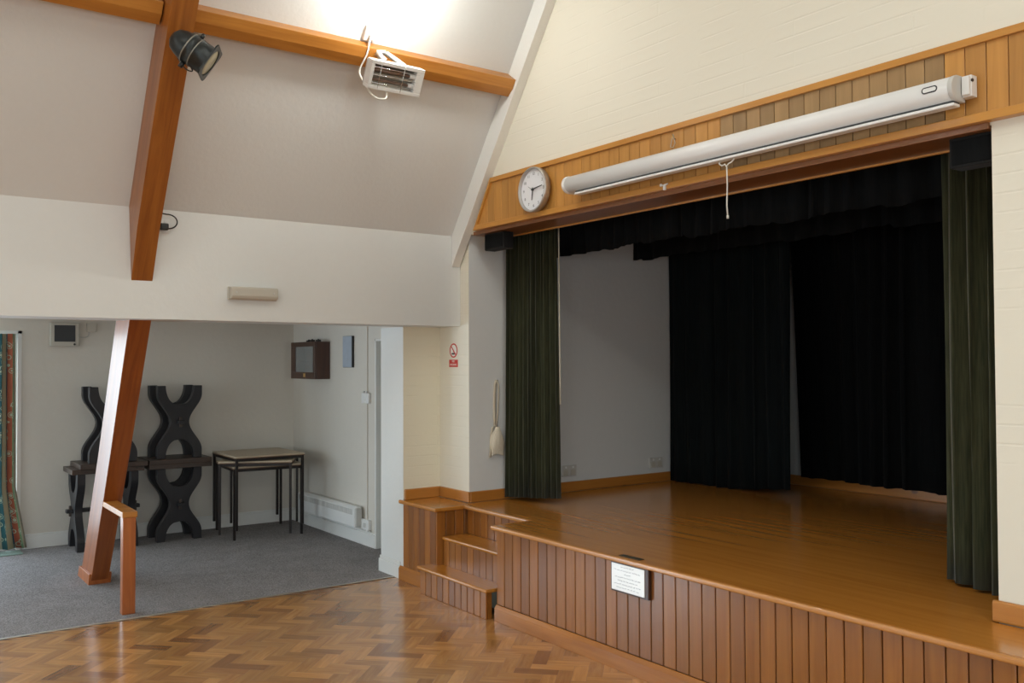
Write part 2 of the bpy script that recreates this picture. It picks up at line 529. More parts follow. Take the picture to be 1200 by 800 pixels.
# ---------------------------------------------------------------- floor, walls, ceiling
# parquet: herringbone blocks laid at 45 degrees
mb = MB()
mb.mi = 1
mb.box((-6.06, YB, -.05), (XR, 3.4, -.0015))
mb.mi = 0
lay = mb.bm.loops.layers.uv.verify()
Lb, Wb = .228, .076
c45 = math.sqrt(.5)
def rot45(u, v):
    return (u*c45 - v*c45 - 1.9, u*c45 + v*c45 - 1.2)
g = .0006
N = 125
for j in range(-N, N):
    for i in range(-32, 33):
        # one L-shaped pair per step of the classic 3:1 herringbone
        for kind in (0, 1):
            if kind == 0:
                u0, v0, du, dv = j*Wb + i*2*Lb, j*Wb, Lb, Wb
            else:
                u0, v0, du, dv = j*Wb + i*2*Lb + Lb, j*Wb + Wb - Lb, Wb, Lb
            P = [rot45(u0+g, v0+g), rot45(u0+du-g, v0+g), rot45(u0+du-g, v0+dv-g), rot45(u0+g, v0+dv-g)]
            if max(p[0] for p in P) < -6.06 or min(p[0] for p in P) > XR or max(p[1] for p in P) < YB or min(p[1] for p in P) > 3.4:
                continue
            P = [(min(max(p[0], -6.06), XR), min(max(p[1], YB), 3.4)) for p in P]
            f = mb._face([mb.bm.verts.new((p[0], p[1], 0)) for p in P])
            if f:
                for l, q in zip(f.loops, ((0, 0), (1, 0), (1, 1), (0, 1))):
                    l[lay].uv = (q[0]*Lb, q[1]*Wb) if kind == 0 else (q[1]*Lb, q[0]*Wb)
struct(mb.build('floor', ['parquet', 'parquet_gap'], recalc=False))
struct(MB().box((-9.0, YB, -.05), (-6.06, 3.95, .004)).build('floor_carpet', 'carpet'))
struct(MB().box((-6.075, YB, 0), (-6.055, 3.31, .006)).build('trim_1', 'strip', bevel=.002))

# white wall above the alcove opening
struct(MB().prism([(XW, ZL), (XW, EAVE), (-5.80, EAVE+.02), (-5.97, EAVE+.02), (-5.97, ZL)], 'Y', YB, 3.628).build('wall_left', 'white_wall'))
# roof slopes and flat
xt = XW + (ZC-EAVE)/MS
t = .16
cb = MB()
cb.prism([(XW-.0, EAVE), (xt, ZC), (XR-(xt-XW), ZC), (XR, EAVE), (XR+.2, EAVE), (XR-(xt-XW)+.05, ZC+.2), (xt-.05, ZC+.2), (XW-.2, EAVE)], 'Y', YB, YP)
struct(cb.build('ceiling', 'ceiling'))
# stage wall: gable over the opening and the pier on the right
gb = MB()
gb.prism([(XW+.005, EAVE+.0), (-5.0, EAVE), (XR, EAVE), (XR-(xt-XW), ZC), (xt, ZC)], 'Y', YP, 3.84)
gb.box((-1.78, YP, 0), (XR, 3.85, EAVE))
struct(gb.build('wall_stage', 'cream_brick_x'))
struct(MB().box((-5.97, 3.63, 0), (-5.552, 3.66, EAVE+.02)).build('wall_corner', 'cream_brick_x'))
pb = MB()
pb.mi = 0
pb.box((-6.30, 3.31, 0), (-5.95, 3.629, ZL))
wp = pb.build('wall_pier', ['white_wall', 'cream_brick_y'])
for p in wp.data.polygons:
    if p.normal.x > .9: p.material_index = 1
struct(wp)
sb = MB().box((-6.315, 3.295, 0), (-5.992, 3.31, .10)).box((-6.308, 3.302, .10), (-5.992, 3.31, .125))
sb.box((-6.315, 3.31, 0), (-6.30, 3.66, .11))
struct(sb.build('baseboard_pier', 'gloss_white', bevel=.003))
# alcove
ab = MB()
ab.box((XA-.15, 1.17, 0), (XA, YA, 2.10))
ab.box((XA-.15, -.62, 1.868), (XA, 1.17, 2.10))
ab.box((XA-.15, -1.6, 0), (XA, -.62, 2.10))
ab.box((XA-.15, -3.4, 1.868), (XA, -1.6, 2.10))
ab.box((XA-.15, YB, 0), (XA, -3.4, 2.10))
struct(ab.build('wall_back', 'alcove_wall'))
ar = MB()
ar.box((XA, YA, 0), (-7.06, 3.80, 2.10))
ar.box((-7.06, YA, 1.805), (-6.30, 3.80, 2.10))
ar.box((-6.30, YA, 0), (-5.97, 3.80, 2.10))
struct(ar.build('wall_right', 'alcove_wall'))
struct(MB().box((XA-.15, YB, 2.04), (-5.97, 3.80, 2.10)).build('ceiling_alcove', 'alcove_wall'))
struct(MB().box((XA, 1.20, .004), (XA+.014, YA, .115)).box((XA, 1.20, .115), (XA+.008, YA, .13)).build('baseboard_back', 'gloss_white', bevel=.003))
struct(MB().box((XA, YA-.014, .004), (-7.06, YA, .115)).box((XA, YA-.008, .115), (-7.06, YA, .13)).build('baseboard_right', 'gloss_white', bevel=.003))
# door in the alcove, set back in its lining
d = struct(MB().box((-7.045, 3.765, .012), (-6.29, 3.80, 1.79)).box((-6.98, 3.760, .2), (-6.36, 3.766, .8)).box((-6.98, 3.760, .95), (-6.36, 3.766, 1.7)).build('door_1', 'door_paint', bevel=.004))
MB().box((-7.06, YA-.012, .004), (-7.04, 3.80, 1.805)).box((-7.06, YA-.012, 1.785), (-6.30, 3.80, 1.805)).build('door_frame', 'gloss_white', d, bevel=.003)
# rest of the hall, behind the camera, with its windows
hb = MB()
wins_b = [(-4.6, -3.0), (-1.6, 0.0)]
hb.box((-9.0, YB-.2, 0), (XR+.2, YB, .9)); hb.box((-9.0, YB-.2, 2.3), (XR+.2, YB, ZC+.2))
xs = [-9.0] + [v for w in wins_b for v in w] + [XR+.2]
for i in range(0, len(xs), 2): hb.box((xs[i], YB-.2, .9), (xs[i+1], YB, 2.3))
struct(hb.build('wall_rear', 'cream_brick_x'))
rb = MB()
wins_r = [(-5.0, -3.4), (-2.4, -.8), (.4, 2.0)]
rb.box((XR, YB, 0), (XR+.2, 3.85, .9)); rb.box((XR, YB, 2.2), (XR+.2, 3.85, EAVE+.02))
ys = [YB] + [v for w in wins_r for v in w] + [3.85]
for i in range(0, len(ys), 2): rb.box((XR, ys[i], .9), (XR+.2, ys[i+1], 2.2))
struct(rb.build('wall_side', 'white_wall'))
k = 1
for a, b in wins_b:
    w = MB(); y = YB-.1
    for x0, x1, z0, z1 in ((a, b, .9, .95), (a, b, 2.25, 2.3), (a, a+.05, .95, 2.25), (b-.05, b, .95, 2.25), ((a+b)/2-.02, (a+b)/2+.02, .95, 2.25)):
        w.box((x0, y-.03, z0), (x1, y+.03, z1))
    o = struct(w.build('window_%d' % k, 'gloss_white')); k += 1
    MB().box((a+.04, y-.004, .94), (b-.04, y+.004, 2.26)).build('pane', 'pane', o)
for a, b in wins_r:
    w = MB(); x = XR+.1
    for y0, y1, z0, z1 in ((a, b, .9, .95), (a, b, 2.15, 2.2), (a, a+.05, .95, 2.15), (b-.05, b, .95, 2.15), ((a+b)/2-.02, (a+b)/2+.02, .95, 2.15)):
        w.box((x-.03, y0, z0), (x+.03, y1, z1))
    o = struct(w.build('window_%d' % k, 'gloss_white')); k += 1
    MB().box((x-.004, a+.04, .94), (x+.004, b-.04, 2.16)).build('pane', 'pane', o)
# glazed garden door of the alcove (beside the patterned curtain)
w = MB(); x = XA-.09
for y0, y1, z0, z1 in ((-.62, 1.17, .0, .07), (-.62, 1.17, 1.81, 1.868), (-.62, -.55, .07, 1.81), (1.10, 1.17, .07, 1.81), (.24, .31, .07, 1.81)):
    w.box((x-.03, y0, z0), (x+.03, y1, z1))
w.box((XA-.06, 1.155, 0), (XA+.012, 1.185, 1.885)); w.box((XA-.06, -.62, 1.862), (XA+.012, 1.185, 1.885))
o = struct(w.build('window_%d' % k, 'gloss_white')); k += 1
MB().box((x-.004, -.56, .06), (x+.004, 1.11, 1.82)).build('pane', 'pane', o)
w = MB()  # second glazed door, unseen, added to let light into the alcove
for y0, y1, z0, z1 in ((-3.4, -1.6, .0, .07), (-3.4, -1.6, 1.81, 1.868), (-3.4, -3.33, .07, 1.81), (-1.67, -1.6, .07, 1.81), (-2.53, -2.47, .07, 1.81)):
    w.box((x-.03, y0, z0), (x+.03, y1, z1))
o = struct(w.build('window_%d' % k, 'gloss_white'))
MB().box((x-.004, -3.34, .06), (x+.004, -1.66, 1.82)).build('pane', 'pane', o)

# stage box
struct(MB().box((-5.78, 3.661, 0), (-5.55, 6.32, 3.4)).box((-5.62, 3.633, 0), (-5.55, 3.661, EAVE)).build('wall_stage_left', 'stage_wall'))
struct(MB().box((-5.78, 6.32, 0), (-.98, 6.5, 3.4)).build('wall_stage_back', 'stage_wall'))
struct(MB().box((-1.0, 3.85, 0), (-.85, 6.32, 3.4)).build('wall_stage_right', 'dark_void'))
struct(MB().box((-5.78, 3.845, 3.3), (-.85, 6.5, 3.42)).build('ceiling_stage', 'dark_void'))
# pine skirting round the stage
kb = MB().box((-5.55, 3.63, ZS), (-5.53, 6.30, ZS+.078))
struct(kb.build('baseboard_stage_left', 'skirt_wood_y', bevel=.006))
struct(MB().box((-5.53, 6.30, ZS), (-1.0, 6.32, ZS+.078)).build('baseboard_stage_back', 'skirt_wood', bevel=.006))
struct(MB().box((-5.95, 3.612, ZS), (-5.535, 3.63, ZS+.078)).build('baseboard_corner', 'skirt_wood', bevel=.006))
struct(MB().box((-5.95, 3.315, ZS), (-5.932, 3.612, ZS+.078)).build('baseboard_side', 'skirt_wood_y', bevel=.006))
struct(MB().box((-1.80, 3.60, ZS), (XR, 3.62, ZS+.085)).build('baseboard_front', 'skirt_wood', bevel=.012))

# white boxed rafter on the gable
BO = .235
def bline(x, o=BO): return EAVE + MS*(x-XW) - o
x1 = -3.75
bb = MB()
bb.prism([(-5.655, bline(-5.655)), (x1, bline(x1)), (x1, bline(x1, .005)), (-5.655, bline(-5.655, .005))], 'Y', 3.55, 3.619)
bo = bb.build('trim_2', ['gloss_white', 'cream_trim'], bevel=.004)
for p in bo.data.polygons:
    if p.normal.z < -.3: p.material_index = 1
struct(bo)

# ---------------------------------------------------------------- roof timbers
zb = 0.0
def cruck_section(s, o0, o1, y0, y1):
    return [slope(s, y0, o1), slope(s, y1, o1), slope(s, y1, o0), slope(s, y0, o0)]
t = thing('timber_cruck', 'long varnished orange timber leaning inward from carpet through the white wall to roof', 'beam', (-7.2, 1.46, 0))
def ring_loft(mbx, rings):
    V = [[mbx.bm.verts.new(q) for q in r] for r in rings]
    for a, b in zip(V, V[1:]):
        for k in range(4):
            mbx._face([a[k], a[(k+1) % 4], b[(k+1) % 4], b[k]])
    mbx._face(list(reversed(V[0]))); mbx._face(V[-1])
def at_z(z, o, y):
    s0 = (z - EAVE - nn.z*o)/sl.z
    return slope(s0, y, o)
lo = MB()
IN, BK = .245, -.02
ring_loft(lo, [[at_z(.0, IN, 1.412), at_z(.0, IN, 1.53), at_z(.0, BK-.02, 1.53), at_z(.0, BK-.02, 1.412)],
               [at_z(1.0, IN, 1.388), at_z(1.0, IN, 1.512), at_z(1.0, BK-.02, 1.512), at_z(1.0, BK-.02, 1.388)],
               [at_z(2.03, IN, 1.352), at_z(2.03, IN, 1.482), at_z(2.03, BK-.02, 1.482), at_z(2.03, BK-.02, 1.352)]])
lo.build('lower_post', 'post', t, bevel=.004)
hi = MB()
ring_loft(hi, [[at_z(2.09, .252, 1.328), at_z(2.09, .252, 1.447), Vector((XW-.001, 1.447, 2.09)), Vector((XW-.001, 1.328, 2.09))],
               [slope(-.02, 1.313, .245), slope(-.02, 1.437, .245), Vector((XW-.001, 1.437, EAVE)), Vector((XW-.001, 1.313, EAVE))],
               [slope(.7, 1.302, .235), slope(.7, 1.432, .235), slope(.7, 1.432, 0), slope(.7, 1.302, 0)],
               [slope(3.1, 1.275, .225), slope(3.1, 1.41, .225), slope(3.1, 1.41, 0), slope(3.1, 1.275, 0)]])
hi.build('upper_rafter', 'beam', t, bevel=.004)
pl = MB()
a = at_z(.0, IN+.012, 1.40).x; b = at_z(0, BK-.04, 1.4).x
sh = .085/MS
pl.hexa([(b, 1.395, 0), (a, 1.395, 0), (a, 1.548, 0), (b, 1.548, 0), (b+sh, 1.395, .085), (a+sh*.4, 1.395, .085), (a+sh*.4, 1.548, .085), (b+sh, 1.548, .085)])
pl.build('plinth', 'stump', t, bevel=.004)

t = thing('timber_rail', 'short knotty timber post with a top rail, standing in front of leaning cruck foot', 'post', (-6.18, 1.44, 0))
MB().hexa([(-6.225, 1.403, .004), (-6.165, 1.403, .004), (-6.165, 1.482, .004), (-6.225, 1.482, .004), (-6.225, 1.403, .62), (-6.155, 1.403, .62), (-6.155, 1.482, .62), (-6.225, 1.482, .62)]).build('post', 'stump', t, bevel=.004)
MB().hexa([(-6.76, 1.398, .622), (-6.15, 1.398, .618), (-6.15, 1.49, .618), (-6.76, 1.49, .622), (-6.745, 1.398, .66), (-6.15, 1.398, .656), (-6.15, 1.49, .656), (-6.745, 1.49, .66)]).build('rail', 'purlin', t, bevel=.004)

pu = MB()
pu.mi = 0
for y0, y1 in ((YB, 1.29), (1.42, 3.55)):
    PA = [slope(a_, y0, o_) for a_, o_ in ((1.112, 0), (1.116, .092), (1.178, .112), (1.243, .11), (1.243, 0))]
    PB = [Vector((q.x, y1, q.z)) for q in PA]
    VA = [pu.bm.verts.new(q) for q in PA]; VB = [pu.bm.verts.new(q) for q in PB]
    pu._face(VA); pu._face(VB[::-1])
    for k_ in range(5): pu._face([VA[k_], VB[k_], VB[(k_+1) % 5], VA[(k_+1) % 5]])
po = pu.build('purlin', ['purlin', 'cream_trim'], bevel=.003)
tag(po, 'horizontal varnished timber purlin along the sloping ceiling, meeting the white boxed rafter', 'beam')

# ---------------------------------------------------------------- board over the stage opening
PW = .0845
t = thing('stage_fascia', 'long varnished tongue and groove board band across the top of stage opening', 'fascia', (-3.6, 3.6, 2.535))
FL0, FL1 = -5.41, -5.195
def flx(z): return FL0 + (FL1-FL0)*(z-2.534)/.346
def planks_fascia(test):
    m = MB(); x = -5.50; i = 0
    while x < XR-.01:
        a, b = x+.0015, x+PW-.0015
        if test(a):
            zl, zh = 2.57, 2.85
            if a < flx(zl)+.02 or a < flx(zh)+.02:
                # clip to the slanted end
                poly = []
                if b > flx(zl):
                    za = zl if a > flx(zl) else zl
                    a0 = max(a, flx(zl)); a1 = max(a, flx(zh))
                    zt = zh if b > flx(zh) else zl + (b-flx(zl))/(flx(zh)-flx(zl))*(zh-zl)
                    if b > flx(zh):
                        poly = [(a0, zl), (b, zl), (b, zh), (a1, zh)]
                        if a < flx(zh) and a > flx(zl):
                            poly = [(a, zl), (b, zl), (b, zh), (flx(zh), zh), (a, zl+(a-flx(zl))/(flx(zh)-flx(zl))*(zh-zl))]
                    else:
                        poly = [(a0, zl), (b, zl), (b, zt)]
                        if a > flx(zl):
                            poly = [(a, zl), (b, zl), (b, zt), (a, zl+(a-flx(zl))/(flx(zh)-flx(zl))*(zh-zl))]
                if len(poly) > 2:
                    m.prism(poly, 'Y', 3.59, 3.605)
            else:
                m.box((a, 3.59, zl), (b, 3.605, zh))
        x += PW; i += 1
    return m
x_d0, x_d1 = -3.18, -2.02
planks_fascia(lambda a: a <= x_d0).build('boards', 'fascia', t, bevel=.002, seg=1)
planks_fascia(lambda a: a >= x_d1).build('boards', 'fascia', t, bevel=.002, seg=1)
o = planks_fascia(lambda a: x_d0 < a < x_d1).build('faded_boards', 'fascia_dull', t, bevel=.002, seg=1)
o['label'] = 'greyer boards behind the right half of the projector screen'
MB().box((-5.6, 3.606, 2.536), (XR, 3.6195, 2.879)).build('backing', 'soffit', t) if False else None
m = MB()
m.prism([(flx(2.572)+.0, 2.536), (XR, 2.536), (XR, 2.572), (flx(2.572), 2.572)], 'Y', 3.572, 3.6195)
m.build('lower_trim', 'fascia_trim', t, bevel=.003)
MB().prism([(flx(2.848), 2.848), (XR, 2.848), (XR, 2.88), (flx(2.88), 2.88)], 'Y', 3.575, 3.6195).build('upper_trim', 'fascia_trim', t, bevel=.003)
MB().prism([(flx(2.536)-.0, 2.536), (flx(2.536)+.022, 2.536), (flx(2.88)+.022, 2.88), (flx(2.88), 2.88)], 'Y', 3.573, 3.6195).build('end_trim', 'fascia_trim', t, bevel=.003)
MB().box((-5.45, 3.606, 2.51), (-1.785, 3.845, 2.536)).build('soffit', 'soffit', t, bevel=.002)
MB().box((-5.45, 3.835, 2.502), (-1.785, 3.852, 2.535)).build('soffit_bead', 'fascia_trim', t, bevel=.002)

# ---------------------------------------------------------------- stage
t = thing('stage', 'wide low varnished stage with boarded front and glossy brown floor', 'stage', (-3.2, 3.25, 0))
dk = MB()
dk.prism([(-4.69, 3.245), (XR-.01, 3.245), (XR-.01, 3.60), (-1.80, 3.60), (-1.785, 3.86), (-1.01, 3.86), (-1.01, 6.30), (-5.53, 6.30), (-5.53, 3.61), (-5.46, 3.61), (-5.46, 3.545), (-4.69, 3.545)], 'Z', .558, ZS)
dk.build('deck', 'deck', t, bevel=.003)
def bar(m, a, b, w, z0, z1):
    m.box(a, b)
ns = MB()
ns.box((-4.692, 3.222, .559), (XR-.01, 3.247, ZS+.001))
ns.build('nosing', 'nosing', t, bevel=.009, seg=3)
MB().box((-5.46, 3.525, .559), (-4.67, 3.547, ZS+.001)).build('nosing', 'nosing', t, bevel=.009, seg=3)
MB().box((-4.694, 3.247, .559), (-4.672, 3.525, ZS+.001)).build('nosing', 'nosing', t, bevel=.008, seg=3)
def planks(m, axis, u0, u1, fixed, z0, z1, th, w=PW, jitter=0):
    u = u0
    while u < u1-.004:
        e = min(u+w, u1)
        if axis == 'X': m.box((u+.0026, fixed, z0), (e-.0026, fixed+th, z1))
        else: m.box((fixed-th, u+.0026, z0), (fixed, e-.0026, z1))
        u += w
    return m
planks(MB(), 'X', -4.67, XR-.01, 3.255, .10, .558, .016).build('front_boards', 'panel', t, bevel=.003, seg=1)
MB().box((-4.668, 3.267, 0), (XR-.01, 3.29, .558)).build('backing', 'groove', t)
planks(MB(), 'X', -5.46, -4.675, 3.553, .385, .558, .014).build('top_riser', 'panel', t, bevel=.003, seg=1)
MB().prism([(3.236, 0), (3.2545, 0), (3.2545, .100), (3.249, .098), (3.236, .076)], 'X', -4.668, XR-.01).build('skirting', 'stage_skirt', t, bevel=.002)

t = thing('stage_steps', 'two narrow boarded wooden steps built into the left end of stage', 'steps', (-5.1, 3.2, 0))
for (xa, xb, yf, yb, z) in ((-5.555, -4.70, 3.195, 3.365, .188), (-5.462, -4.702, 3.342, 3.553, .388)):
    MB().box((xa, yf, z-.024), (xb, yb, z)).build('tread', 'deck', t, bevel=.009, seg=3)
planks(MB(), 'X', -5.535, -4.718, 3.21, 0, .164, .014, .075).build('riser', 'panel', t, bevel=.003, seg=1)
planks(MB(), 'X', -5.46, -4.705, 3.357, .188, .364, .014, .075).build('riser', 'panel', t, bevel=.003, seg=1)
MB().box((-4.73, 3.225, 0), (-4.716, 3.25, .164)).build('end_board', 'panel', t)

t = thing('panelled_box', 'low boarded wooden box with overhanging top, between white pier and steps', 'box', (-5.72, 3.45, 0))
planks(MB(), 'X', -5.945, -5.487, 3.305, .09, .558, .014, .077).build('front_boards', 'panel', t, bevel=.003, seg=1)
planks(MB(), 'Y', 3.305, 3.61, -5.472, .0, .558, .014, .077).build('side_boards', 'panel', t, bevel=.003, seg=1)
MB().box((-5.945, 3.286, .558), (-5.458, 3.61, ZS)).box((-5.985, 3.286, .558), (-5.94, 3.309, ZS)).build('top', 'deck', t, bevel=.009, seg=3)
MB().prism([(3.288, .0), (3.306, .0), (3.306, .10), (3.300, .10), (3.288, .080)], 'X', -5.985, -5.472).build('skirting', 'stage_skirt', t, bevel=.002)

# ---------------------------------------------------------------- curtains
def wave(path, n_folds, amp, zt, zb, seed, rows=14, per=10, top_amp=1.0, hem=0.0, hem_fn=None, pinch=0.0, sway=None):
    """Hanging cloth: path = list of (x,y); returns rows of points."""
    rnd = random.Random(seed)
    P = [Vector((p[0], p[1], 0)) for p in path]
    seg = [(b-a).length for a, b in zip(P, P[1:])]
    tot = sum(seg)
    N = n_folds*per
    ph = [rnd.uniform(.7, 1.35) for _ in range(n_folds+1)]
    amps = [rnd.uniform(.55, 1.25) for _ in range(n_folds+1)]
    # uneven fold widths
    edges = [0]
    for k in range(n_folds): edges.append(edges[-1]+ph[k])
    edges = [e/edges[-1] for e in edges]
    rowsP = []
    hems = [rnd.uniform(-1, 1)*hem for _ in range(n_folds+1)]
    for r in range(rows+1):
        f = r/rows
        row = []
        for i in range(N+1):
            k = min(i//per, n_folds-1); u = (i-k*per)/per
            s = (edges[k] + (edges[k+1]-edges[k])*u)
            d = s*tot; j = 0
            while j < len(seg)-1 and d > seg[j]: d -= seg[j]; j += 1
            tdir = (P[j+1]-P[j]).normalized()
            base = P[j] + tdir*d
            nrm = Vector((-tdir.y, tdir.x, 0))
            a = amp*amps[k]*(top_amp + (1-top_amp)*f)
            q = base + nrm*a*math.sin(2*PI*u + .5*math.sin(3*f+k)) + tdir*(.25*a*math.sin(4*PI*u))
            h = hem_fn(s) if hem_fn else 0
            zbot = zb + h + hems[k]
            z = zt + (zbot-zt)*f
            if sway: q = q + Vector(sway(s, f))
            row.append((q.x, q.y, z))
        rowsP.append(row)
    return rowsP

t = thing('stage_curtain', 'gathered dark green velvet curtain hanging at left side of the stage opening', 'curtain', (-5.3, 4.0, ZS), 'green stage curtains')
def swayL(s, f): return ((s-.5)*.03*f + .015*(1-f)*(1-s), 0, 0)
MB().ribbon(wave([(-5.515, 3.93), (-5.05, 4.06)], 12, .032, 2.62, .605, 3, rows=10, sway=swayL, hem_fn=lambda s: .03*s)).build('drape', 'green', t, solid=.004)
MB().ribbon([[(-5.046+.010*f, 4.060, 2.6-1.3*f), (-5.041+.010*f, 4.068, 2.6-1.3*f)] for f in [i/10 for i in range(11)]]).build('lining_edge', 'lining', t, solid=.003)
t = thing('stage_curtain', 'gathered dark green velvet curtain hanging at right side of the stage opening', 'curtain', (-2.0, 4.0, ZS), 'green stage curtains')
MB().ribbon(wave([(-2.235, 4.07), (-1.70, 3.93)], 5, .045, 2.62, .6, 5, rows=10, hem_fn=lambda s: .0)).build('drape', 'green', t, solid=.004)

o = MB().ribbon(wave([(-5.525, 5.66), (-4.30, 5.68)], 9, .028, 2.75, .592, 11, rows=8, hem=.006, hem_fn=lambda s: .0 if s < .55 else .05*(s-.55)/.45)).build('black_curtain', 'black_cloth_b', solid=.004)
tag(o, 'black curtain at rear left of stage, its left edge against the bare grey wall', 'curtain', 'black backdrop curtains')
o = MB().ribbon(wave([(-4.70, 6.21), (-1.2, 6.19)], 22, .03, 2.85, .662, 12, rows=8, hem=.008, sway=lambda s, f: (.09*f*max(0, 1-4*s), 0, 0))).build('black_curtain', 'black_cloth', solid=.004)
tag(o, 'black curtain along the back wall of stage, with pine skirting showing beneath', 'curtain', 'black backdrop curtains')
o = MB().ribbon(wave([(-5.40, 4.30), (-1.60, 4.30)], 26, .022, 3.0, 2.395, 13, rows=5, hem=.012)).build('black_valance', 'black_cloth', solid=.004)
tag(o, 'black pleated valance across the stage just behind the wooden fascia', 'valance', 'black stage valances')
o = MB().ribbon(wave([(-5.53, 5.25), (-1.2, 5.25)], 26, .022, 3.0, 2.44, 14, rows=5, hem=.014)).build('black_valance', 'black_cloth', solid=.004)
tag(o, 'second black valance deeper in the stage, hanging in front of black backdrop curtains', 'valance', 'black stage valances')
# small black boxes in the top corners
for (xa, xb, ya, yb, z0, z1, lab) in ((-5.365, -5.13, 3.645, 3.73, 2.392, 2.509, 'small black box in top left corner of stage opening beside green curtain'),
                                      (-1.965, -1.785, 3.645, 3.73, 2.385, 2.509, 'black cloth-covered box in top right corner above the right green curtain')):
    t = thing('black_box', lab, 'box', ((xa+xb)/2, (ya+yb)/2, z0), 'black boxes at the stage corners')
    MB().prism([(xa, z0+.006), (xa+.006, z0), (xb, z0), (xb, z1-.001), (xa, z1-.001)], 'Y', ya, yb).build('case', 'black_felt', t, bevel=.012, seg=3)
    MB().box((xa+.012, ya-.003, z0+.012), (xb-.012, ya+.002, z1-.012)).build('front_cloth', 'black_cloth', t, bevel=.003)

# ---------------------------------------------------------------- projector screen
YC = 3.515
t = thing('projector_screen', 'long white roller projector screen case mounted across the boarded fascia', 'projector screen', (-3.05, 3.57, 2.62))
XL_, XR_ = -4.265, -1.862
zc = 2.672
prof = [(YC+.052, zc-.050), (YC+.052, zc+.050)] + [(YC+.002 - .052*math.sin(math.radians(a_)), zc + .050*math.cos(math.radians(a_))) for a_ in range(0, 181, 6)]
m = MB(); m.prism(prof, 'X', XL_+.012, XR_-.008)
co = m.build('case', 'screen_white', t)
for p_ in co.data.polygons: p_.use_smooth = abs(p_.normal.x) < .5 and len(p_.vertices) == 4 and p_.normal.y < .5
def endcap(x0, x1, s):
    c = Vector((0, YC, zc))
    return MB().prism([(YC+(p[0]-YC)*s, zc+(p[1]-zc)*s) for p in prof], 'X', x0, x1)
endcap(XL_-.008, XL_+.02, 1.06).build('end_cap', 'screen_white', t, bevel=.006)
endcap(XR_-.012, XR_+.008, 1.03).build('end_cap', 'grey_plastic', t, bevel=.004)
MB().box((XL_+.09, YC-.030, zc-.073), (XR_+.004, YC+.02, zc-.060)).build('slot_bar', 'screen_white', t, bevel=.004)
MB().box((XL_+.08, YC-.012, zc-.0605), (XR_-.005, YC+.03, zc-.047)).build('slot', 'dark_grille', t)
MB().box((XR_-.0, 3.545, zc-.035), (XR_+.045, 3.588, zc+.05)).box((XR_+.012, 3.53, zc-.03), (XR_+.042, 3.546, zc+.045)).build('bracket', 'screen_white', t, bevel=.003)
MB().tube([(XR_+.043, 3.55, zc+.028), (XR_+.048, 3.55, zc+.028)], .007, 10).build('screw', 'black_plastic', t)
# badge: pill outline
bx, bz = -1.945, zc+.006
ring = []
for k in range(24):
    a = 2*PI*k/24
    ring.append((bx + (.020 if math.cos(a) > 0 else -.020) + .010*math.cos(a), YC-.0500, bz + .0105*math.sin(a)))
ring.append(ring[0])
MB().tube(ring, .0028, 8, cap=False).build('badge', 'black_plastic', t)
MB().prism([(p[0], p[2]) for p in ring[:-1]], 'Y', YC-.0515, YC-.046).build('badge_plate', 'white_plastic', t)
hx = -3.018
loop = [(hx-.045, YC-.005, zc-.07), (hx-.05, YC-.01, zc-.085), (hx-.03, YC-.012, zc-.098), (hx-.012, YC-.012, zc-.094), (hx, YC-.012, zc-.106), (hx+.012, YC-.012, zc-.094), (hx+.03, YC-.012, zc-.09), (hx+.042, YC-.01, zc-.08), (hx+.045, YC-.005, zc-.07)]
hd = MB().tube(loop, .004, 8).build('handle', 'cord', t)
MB().tube([(hx, YC-.012, zc-.10), (hx+.003, YC-.012, zc-.2), (hx-.001, YC-.012, zc-.3), (hx+.004, YC-.012, zc-.352)], .0035, 8).tube([(hx+.004, YC-.012, zc-.35), (hx+.004, YC-.012, zc-.366)], .006, 8).build('pull_cord', 'cord', t)

# little hooks on the fascia
t = thing('cup_hook', 'tiny brass hook with a loop of string above the projector screen', 'hook', (-3.445, 3.58, 2.81))
MB().tube([(-3.445, 3.59, 2.80), (-3.445, 3.572, 2.802), (-3.447, 3.565, 2.81), (-3.447, 3.570, 2.82)], .003, 8).build('hook', 'brass', t)
MB().tube([(-3.447, 3.572, 2.825), (-3.462, 3.576, 2.79), (-3.475, 3.58, 2.762), (-3.452, 3.578, 2.755), (-3.436, 3.576, 2.775), (-3.447, 3.572, 2.825)], .0022, 6).build('string', 'ivory_plastic', t)
t = thing('cord_cleat', 'tiny white cleat on the fascia lower edge, below the screen', 'cleat', (-3.50, 3.572, 2.54))
MB().box((-3.545, 3.566, 2.555), (-3.53, 3.573, 2.57)).box((-3.515, 3.560, 2.53), (-3.50, 3.573, 2.56)).build('plate', 'white_plastic', t, bevel=.002)
MB().tube([(-3.53, 3.564, 2.558), (-3.48, 3.562, 2.561)], .004, 8).build('bar', 'white_plastic', t)

